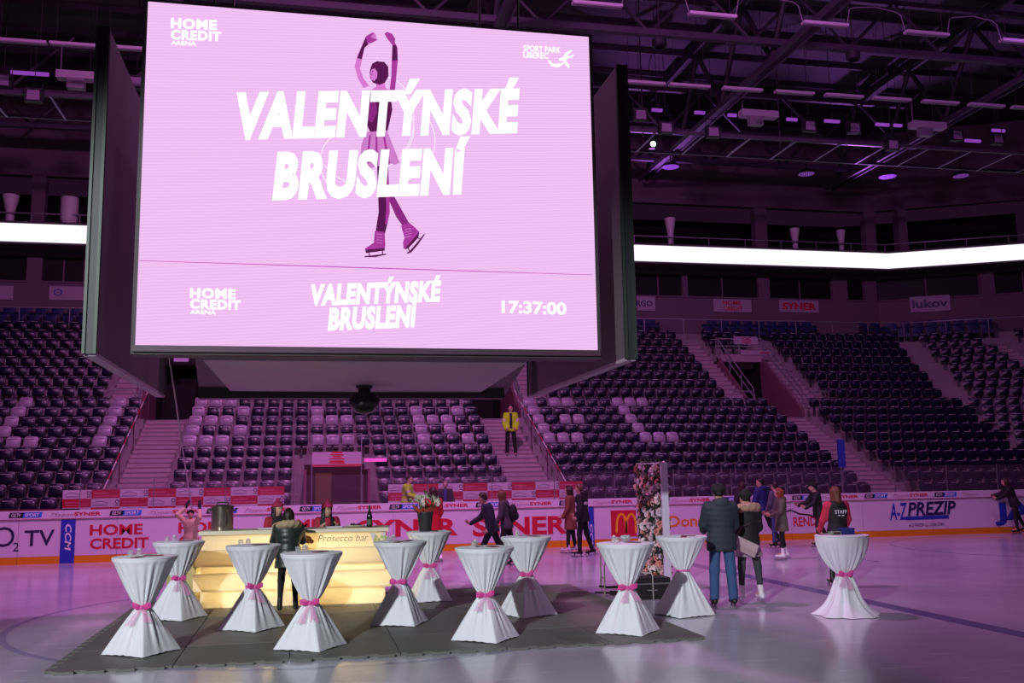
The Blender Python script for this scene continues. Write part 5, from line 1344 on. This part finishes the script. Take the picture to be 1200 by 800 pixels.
    # --- shoes or skates
    for sd in 'LR':
        an = J['an'+sd]; kn = J['kn'+sd]; up = (kn-an)/np.linalg.norm(kn-an); fd = np.array([0,1.,0]); fd = fd-up*(fd@up)*.8; fd /= np.linalg.norm(fd)
        sole = an-up*(fh-(.075 if skate else .012)); toe = sole+fd*.105*H+up*.018*H; heel = sole-fd*.028*H+up*.018*H
        hi_cut = .075 if skate else feet[2] if len(feet) > 2 else .03
        def f_boot(P): return smin(cone(P, heel, toe, .021*H, .016*H), cone(P, sole+up*.03*H-fd*.006*H, an+up*hi_cut*H, .026*H, .027*H), .02*H)
        o = part('skate' if skate else 'shoe', f_boot, np.minimum(sole,an)-.16*H, np.maximum(sole,an)+.16*H, cm(feet[1], .45))
        if o and skate:
            bb_ = MB(); wv = .004*1.5; c0 = sole-fd*.055*H-up*.072; c1 = sole+fd*.125*H-up*.072
            px_ = np.cross(fd, up)*wv
            bb_.hexa([c0-px_,c1-px_,c1+px_,c0+px_], [c0-px_+up*.030,c1-px_+up*.034,c1+px_+up*.034,c0+px_+up*.030]); bb_.build('blade', blade_m, o)
            for q_ in (-.02,.075): 
                m0 = sole+fd*q_*H-up*.045; MB().tube([m0, m0+up*.055], [.010,.018], 6).build('blade_post', blade_m if feet[1] != '#17151a' else cm('#222026'), o)
    return dict(root=root, J=J, T=T, H=H, hc=hc, hf=hf, hx=hx, hu=hu, fwd=fwd, sp=sp, pel=pel, part=part)
def zh(px, py, P): return float(YP(px, py, P[1])[2])

WSK = ('skate','#ded3df'); BSK = ('skate','#17151a')
# couple in the foreground
P = GP(849, 713); 
person(P, 8, zh(849,568,P)-.03, 'man seen from behind in dark quilted jacket and blue jeans beside the flower wall table', arms=((22,9,45,-14),(14,9,40,-6)), legs=((2,4,2),(-2,4,0)), head=(-6,8),
    top=dict(col='#26303c', hem=-.10, thick=.022, puffer=.045, flare=.05, hood='#2a3440', collar='#1d2028'), bottom=('#33507c', .016), hair=('#17120f','short'), hat=('#15131a', False), feet=BSK, h=.017, build=1.08)
P2 = GP(880, 707)
w = person(P2, 4, zh(876,573,P2)-.06, 'woman seen from behind in black fur-hooded jacket and grey skirt beside the man in jeans', arms=((5,12,30,0),(12,10,40,-15)), legs=((3,4,3),(-2,7,0)), head=(-4,-6),
    top=dict(col='#15131a', hem=-.06, thick=.018, flare=.1, fur='#a4806f', skirt=('#8d848f', -.155)), bottom=('#3a3841', .0), hair=('#120f12','short'), hat=('#131116', False), feet=WSK, h=.017)
bag = empty('shoulder_bag', (P2[0]-.16, P2[1]-.22, .88), -.3); bag.rotation_euler = (0, .42, .1)
MB().box(-.19,.19,-.05,.05,-.10,.10).build('bag_body', cm('#b79aa2', .5), bag); MB().box(-.19,.19,-.06,-.05,-.02,.10).build('bag_flap', cm('#c4a8b0', .5), bag)
MB().tube([(-.19,0,.09),(-.12,.05,.28),(.1,.1,.45),(.2,.12,.5)], .012, 5).build('bag_strap', cm('#4a3a42', .5), bag); tag(bag, 'pale pink shoulder bag at the hip of the fur-hooded woman', 'bag')
# staff woman
P = GP(986, 688)
s_ = person(P, 6, zh(985,573,P), 'woman seen from behind in dark STAFF vest with pink sleeves behind the lone table', arms=((14,14,28,0),(14,14,28,0)), legs=((2,5,0),(-2,5,0)), head=(-14,0),
    top=dict(col='#19161e', sleeve='#c62a4c', hem=-.08, thick=.019, flare=.05, collar='#19161e'), bottom=('#181620', .0), hair=('#6b3a26','bob'), feet=BSK, h=.018)
r_ = s_['root']; T_ = s_['T']; pel = s_['pel']; Hh = s_['H']
def back_text(t, zc_, w_, cap):
    y = -(.0955)*Hh-.012; z = pel[2]+zc_*Hh
    text_on(t, (-w_/2, y, z), (w_/2, y, z), cap, (0,0,1), bm_wh, r_, .02)
back_text('STAFF', .175, .22, .06); 
for k_ in (-1,1): MB().box(k_*.035-.022,k_*.035+.022,-(.0955)*Hh-.013,-(.0955)*Hh-.011,pel[2]+.150*Hh,pel[2]+.160*Hh).build('print_mark', bm_wh, r_)
# bar staff and customer
Pb = bar_pt(1.85, BD+.32, 0); zf_ = MT
Yb_ = bar_pt(bar_x(383), BD+.42, 0)[1]; P = YP(383, 620, Yb_); P = np.array([P[0],P[1],MT])
wB = person(P, 172, zh(383,588,P)-.03, 'woman in pink knit hat and glasses serving behind the bar', arms=((12,12,112,-18),(12,12,108,-18)), head=(-4,-22), top=dict(col='#201a22', sleeve='#a82038', hem=-.08, thick=.014, flare=.05, collar='#a82038', open='#a82038'), hair=('#1a1113','long'), hat=('#b8245c', True), h=.018)
gl = MB()
for s in (-1,1):
    c_ = wB['hc']+wB['hx']*s*.0185*wB['H']+wB['hf']*.060*wB['H']+wB['hu']*.006*wB['H']; n = 12
    gl.tube([c_+wB['hx']*.028*math.cos(2*math.pi*k/n)+wB['hu']*.022*math.sin(2*math.pi*k/n) for k in range(n+1)], .004, 4)
gl.build('glasses', mat('glasses_black','#15110f',.3), wB['root'])
Yb_ = bar_pt(bar_x(324), BD+.42, 0)[1]; P = YP(324, 620, Yb_); P = np.array([P[0],P[1],MT])
person(P, 150, zh(324,587,P)-.03, 'second woman in pink knit hat behind the bar, half hidden by the customer', arms=((10,16,110,-10),(10,18,105,-5)), head=(-6,-10), top=dict(col='#201a22', sleeve='#a82038', hem=-.08, thick=.014, flare=.05, collar='#201a22'), hair=('#1a1113','long'), hat=('#a5204f', True), h=.019)
P = GP(337, 715, MT); P[2] = MT
person(P, -4, zh(337,599,P)+.02, 'customer seen from behind in dark green quilted coat with fur hood leaning at the bar', lean=4, build=1.12, arms=((30,12,60,-30),(30,12,60,-30)), legs=((0,4,0),(4,4,4)), head=(-18,8),
    top=dict(col='#28312f', hem=-.135, thick=.020, puffer=.05, flare=.10, fur='#b09a78', rough=.4), bottom=('#141317', .0), hair=('#2a1a15','bob'), feet=('shoe','#121013',.06), h=.018)
# child with raised arms on the ice behind the left table
P = YP(223, 640, 23.0); P = np.array([P[0],P[1],0])
person(P, 205, zh(224,600,P)+.0, 'person in pale beige jacket with arms raised overhead holding a rope, beyond the left tables', build=1.15, arms=((120,40,95,-20),(150,38,75,-30)), legs=((4,5,3),(-4,5,3)), head=(10,-30), gloves='#15131a', top=dict(col='#d6bd98', hem=-.08, thick=.022, flare=.05), bottom='#1c1a22', hair=('#1a1318','short'), hat=('#15131a', False), feet=BSK, h=.022)
# hi-vis stewards
P = YP(476, 585, 28.6); P[2] = .40
person(P, 115, zh(477,556,P)-.40, 'steward in yellow high-visibility jacket standing behind the boards', lean=6, arms=((20,8,35),(28,8,45)), head=(-10,15), top=dict(col='#b9f018', hem=-.10, thick=.020, flare=.05, collar='#23222b', bands=((.02,.05,'#c9c3c0'),(.10,.13,'#c9c3c0')), armbands=((.55,.75,'#c9c3c0'),)), hair=('#241a18','short'), h=.022)
P = YP(522, 585, 28.6); P[2] = .40
person(P, 190, zh(521,563,P)-.40, 'man in dark jacket over a blue shirt standing behind the boards', arms=((6,14,12),(6,14,12)), top=dict(col='#191722', hem=-.10, thick=.016, open='#26408c'), hair=('#8a7a70','short'), h=.022)
best = None
for Y in np.arange(LY0, LY0+LD*LN, .02):
    z = (LZ0-.38)+(lowz(LN-1)-LZ0+.38)*math.ceil((Y-(LY0-.4))/(LD*LN+.5)*20)/20
    d = abs(PJ((YP(599,530,Y)[0], Y, z))[1]-536.5)
    if best is None or d < best[0]: best = (d, Y, z)
_, Y, z = best; P = YP(599, 536, Y); P[2] = z
person(P, 186, zh(599,474,P)-z, 'steward in open yellow high-visibility jacket standing on the middle stairs', arms=((4,12,22,-12),(4,12,22,-12)), legs=((0,5,0),(0,5,0)), top=dict(col='#b9f018', hem=-.07, thick=.020, flare=.05, open='#17141d', collar='#17141d', armbands=((.55,.85,'#d8c2c4'),)), bottom=('#14121a', .008), hair=('#1a1412','short'), h=.022)
# skaters along the boards
P = GP(508, 659)
person(P, -15, zh(508,573,P), 'long-haired skater in bright red coat behind the flower bucket', arms=((10,10,30),(10,10,40)), legs=((8,3,6),(-6,3,6)), head=(-8,-20), top=dict(col='#c5182a', hem=-.16, thick=.016, flare=.2), bottom='#17151c', hair=('#2e1618','long'), feet=WSK, h=.022)
P = GP(577, 668)
person(P, -78, zh(576,577,P)+.03, 'bearded man in navy jacket striding left along the ice', lean=14, arms=((-20,8,30),(30,8,30)), legs=((26,3,16),(-22,3,22)), head=(-14,0), top=dict(col='#1f2238', hem=-.08, thick=.016), bottom=('#191720', .004), hair=('#2d1c18','short'), feet=BSK, h=.021)
P = GP(597, 664); P[1] += .25
pk = person(P, -70, zh(593,575,P), 'skater in grey jacket with a black backpack beside the striding man', lean=8, arms=((10,10,20),(-10,10,25)), legs=((14,3,10),(-14,3,16)), head=(-5,20), top=dict(col='#4a4250', hem=-.08, thick=.016), bottom='#17151c', hair=('#6a4630','bob'), feet=BSK, h=.022)
Hk = pk['H']; bp = empty('backpack', (P[0]+math.sin(math.radians(70))*.15, P[1]-math.cos(math.radians(70))*.15, Hk*.70), math.radians(70))
MB().ball((0,0,0), .2, 10, 0, (.72,.55,1.05)).build('pack_body', cm('#131118'), bp, 60); MB().ball((0,-.08,-.06), .12, 8, 0, (.9,.5,.8)).build('front_pocket', cm('#1c1922'), bp, 60); MB().tube([(-.1,.06,.16),(-.12,.2,.2),(-.12,.3,.0),(-.1,.1,-.16)], .016, 5).build('strap', cm('#131118'), bp); tag(bp, 'black backpack on the back of the grey-jacketed skater', 'backpack')
P = GP(669.5, 648)
person(P, -65, zh(668,571,P), 'woman skater in long brown coat and dark scarf', arms=((8,8,20),(8,8,20)), legs=((6,3,4),(-4,3,6)), head=(-2,10), top=dict(col='#7a4630', hem=-.22, thick=.018, flare=.10, collar='#1c1820'), bottom='#15131a', hair=('#2c1a18','bob'), feet=WSK, h=.022)
P = GP(684, 652)
person(P, -60, zh(683,568,P), 'young man skater in black jacket with a white chest stripe', lean=3, arms=((-6,12,18),(10,12,30)), legs=((8,5,8),(-8,5,10)), head=(-2,10), top=dict(col='#14121a', hem=-.09, thick=.020, bands=((.135,.19,'#c9bccb'),), hood='#14121a'), bottom=('#131118', .006), hair=('#6b4632','short'), feet=BSK, h=.022, build=1.08)
P = GP(896, 641)
person(P, -25, zh(893,561,P), 'man skater in royal blue jacket by the boards', arms=((10,12,25),(5,12,30)), legs=((14,5,10),(-18,5,16)), head=(-5,-40), top=dict(col='#1e2a6e', hem=-.10, thick=.020, hood='#1a2460'), bottom='#14121a', hair=('#231714','short'), feet=BSK, h=.022)
P = GP(873, 640)
person(P, -10, zh(874,566,P), 'dark-haired woman skater half hidden behind the couple', arms=((8,10,20),(8,10,20)), top=dict(col='#2a1a24', hem=-.10, thick=.016), bottom='#14121a', hair=('#3a1a1c','long'), feet=BSK, h=.024)
P = GP(911, 645); P[1] += .6; P[0] += .35
person(P, -20, zh(911,566,P), 'person in grey jacket behind the ginger-haired skater', arms=((8,10,20),(8,10,20)), top=dict(col='#5a5262', hem=-.10, thick=.016, collar='#3a3440'), bottom=('#3a4a7a', .006), hair=('#2a1f1c','short'), feet=BSK, h=.024)
P = GP(918, 656)
person(P, -80, zh(918,574,P), 'ginger-haired woman skater in olive coat and white skates', arms=((15,10,55,-5),(15,10,60,-5)), legs=((5,3,4),(-5,3,6)), head=(-4,10), top=dict(col='#5b5348', hem=-.17, thick=.018, flare=.12, hood='#50493f'), bottom=('#15131a', -.003), hair=('#8a4424','bob'), feet=WSK, h=.022)
P = GP(966, 641); P[1] += .2
person(P, -80, zh(969,566,P), 'man skater in black jacket and cap reaching forward, beyond the staff woman', lean=8, arms=((30,10,30),(35,10,35)), legs=((12,4,12),(-12,4,16)), head=(-10,0), top=dict(col='#131118', hem=-.09, thick=.018), bottom='#14121a', hair=('#1a1412','short'), hat=('#141218', False), feet=BSK, h=.023)
P = YP(1191, 622, 26.95); P[2] = 0
person(P, -62, zh(1189,560,P), 'dark-clothed skater leaning on the boards at the right edge', lean=16, arms=((35,12,30),(45,12,30)), legs=((2,5,6),(-16,8,8)), head=(-10,0), top=dict(col='#14121a', hem=-.09, thick=.018), bottom='#131118', hair=('#3a241c','long'), feet=BSK, h=.024)
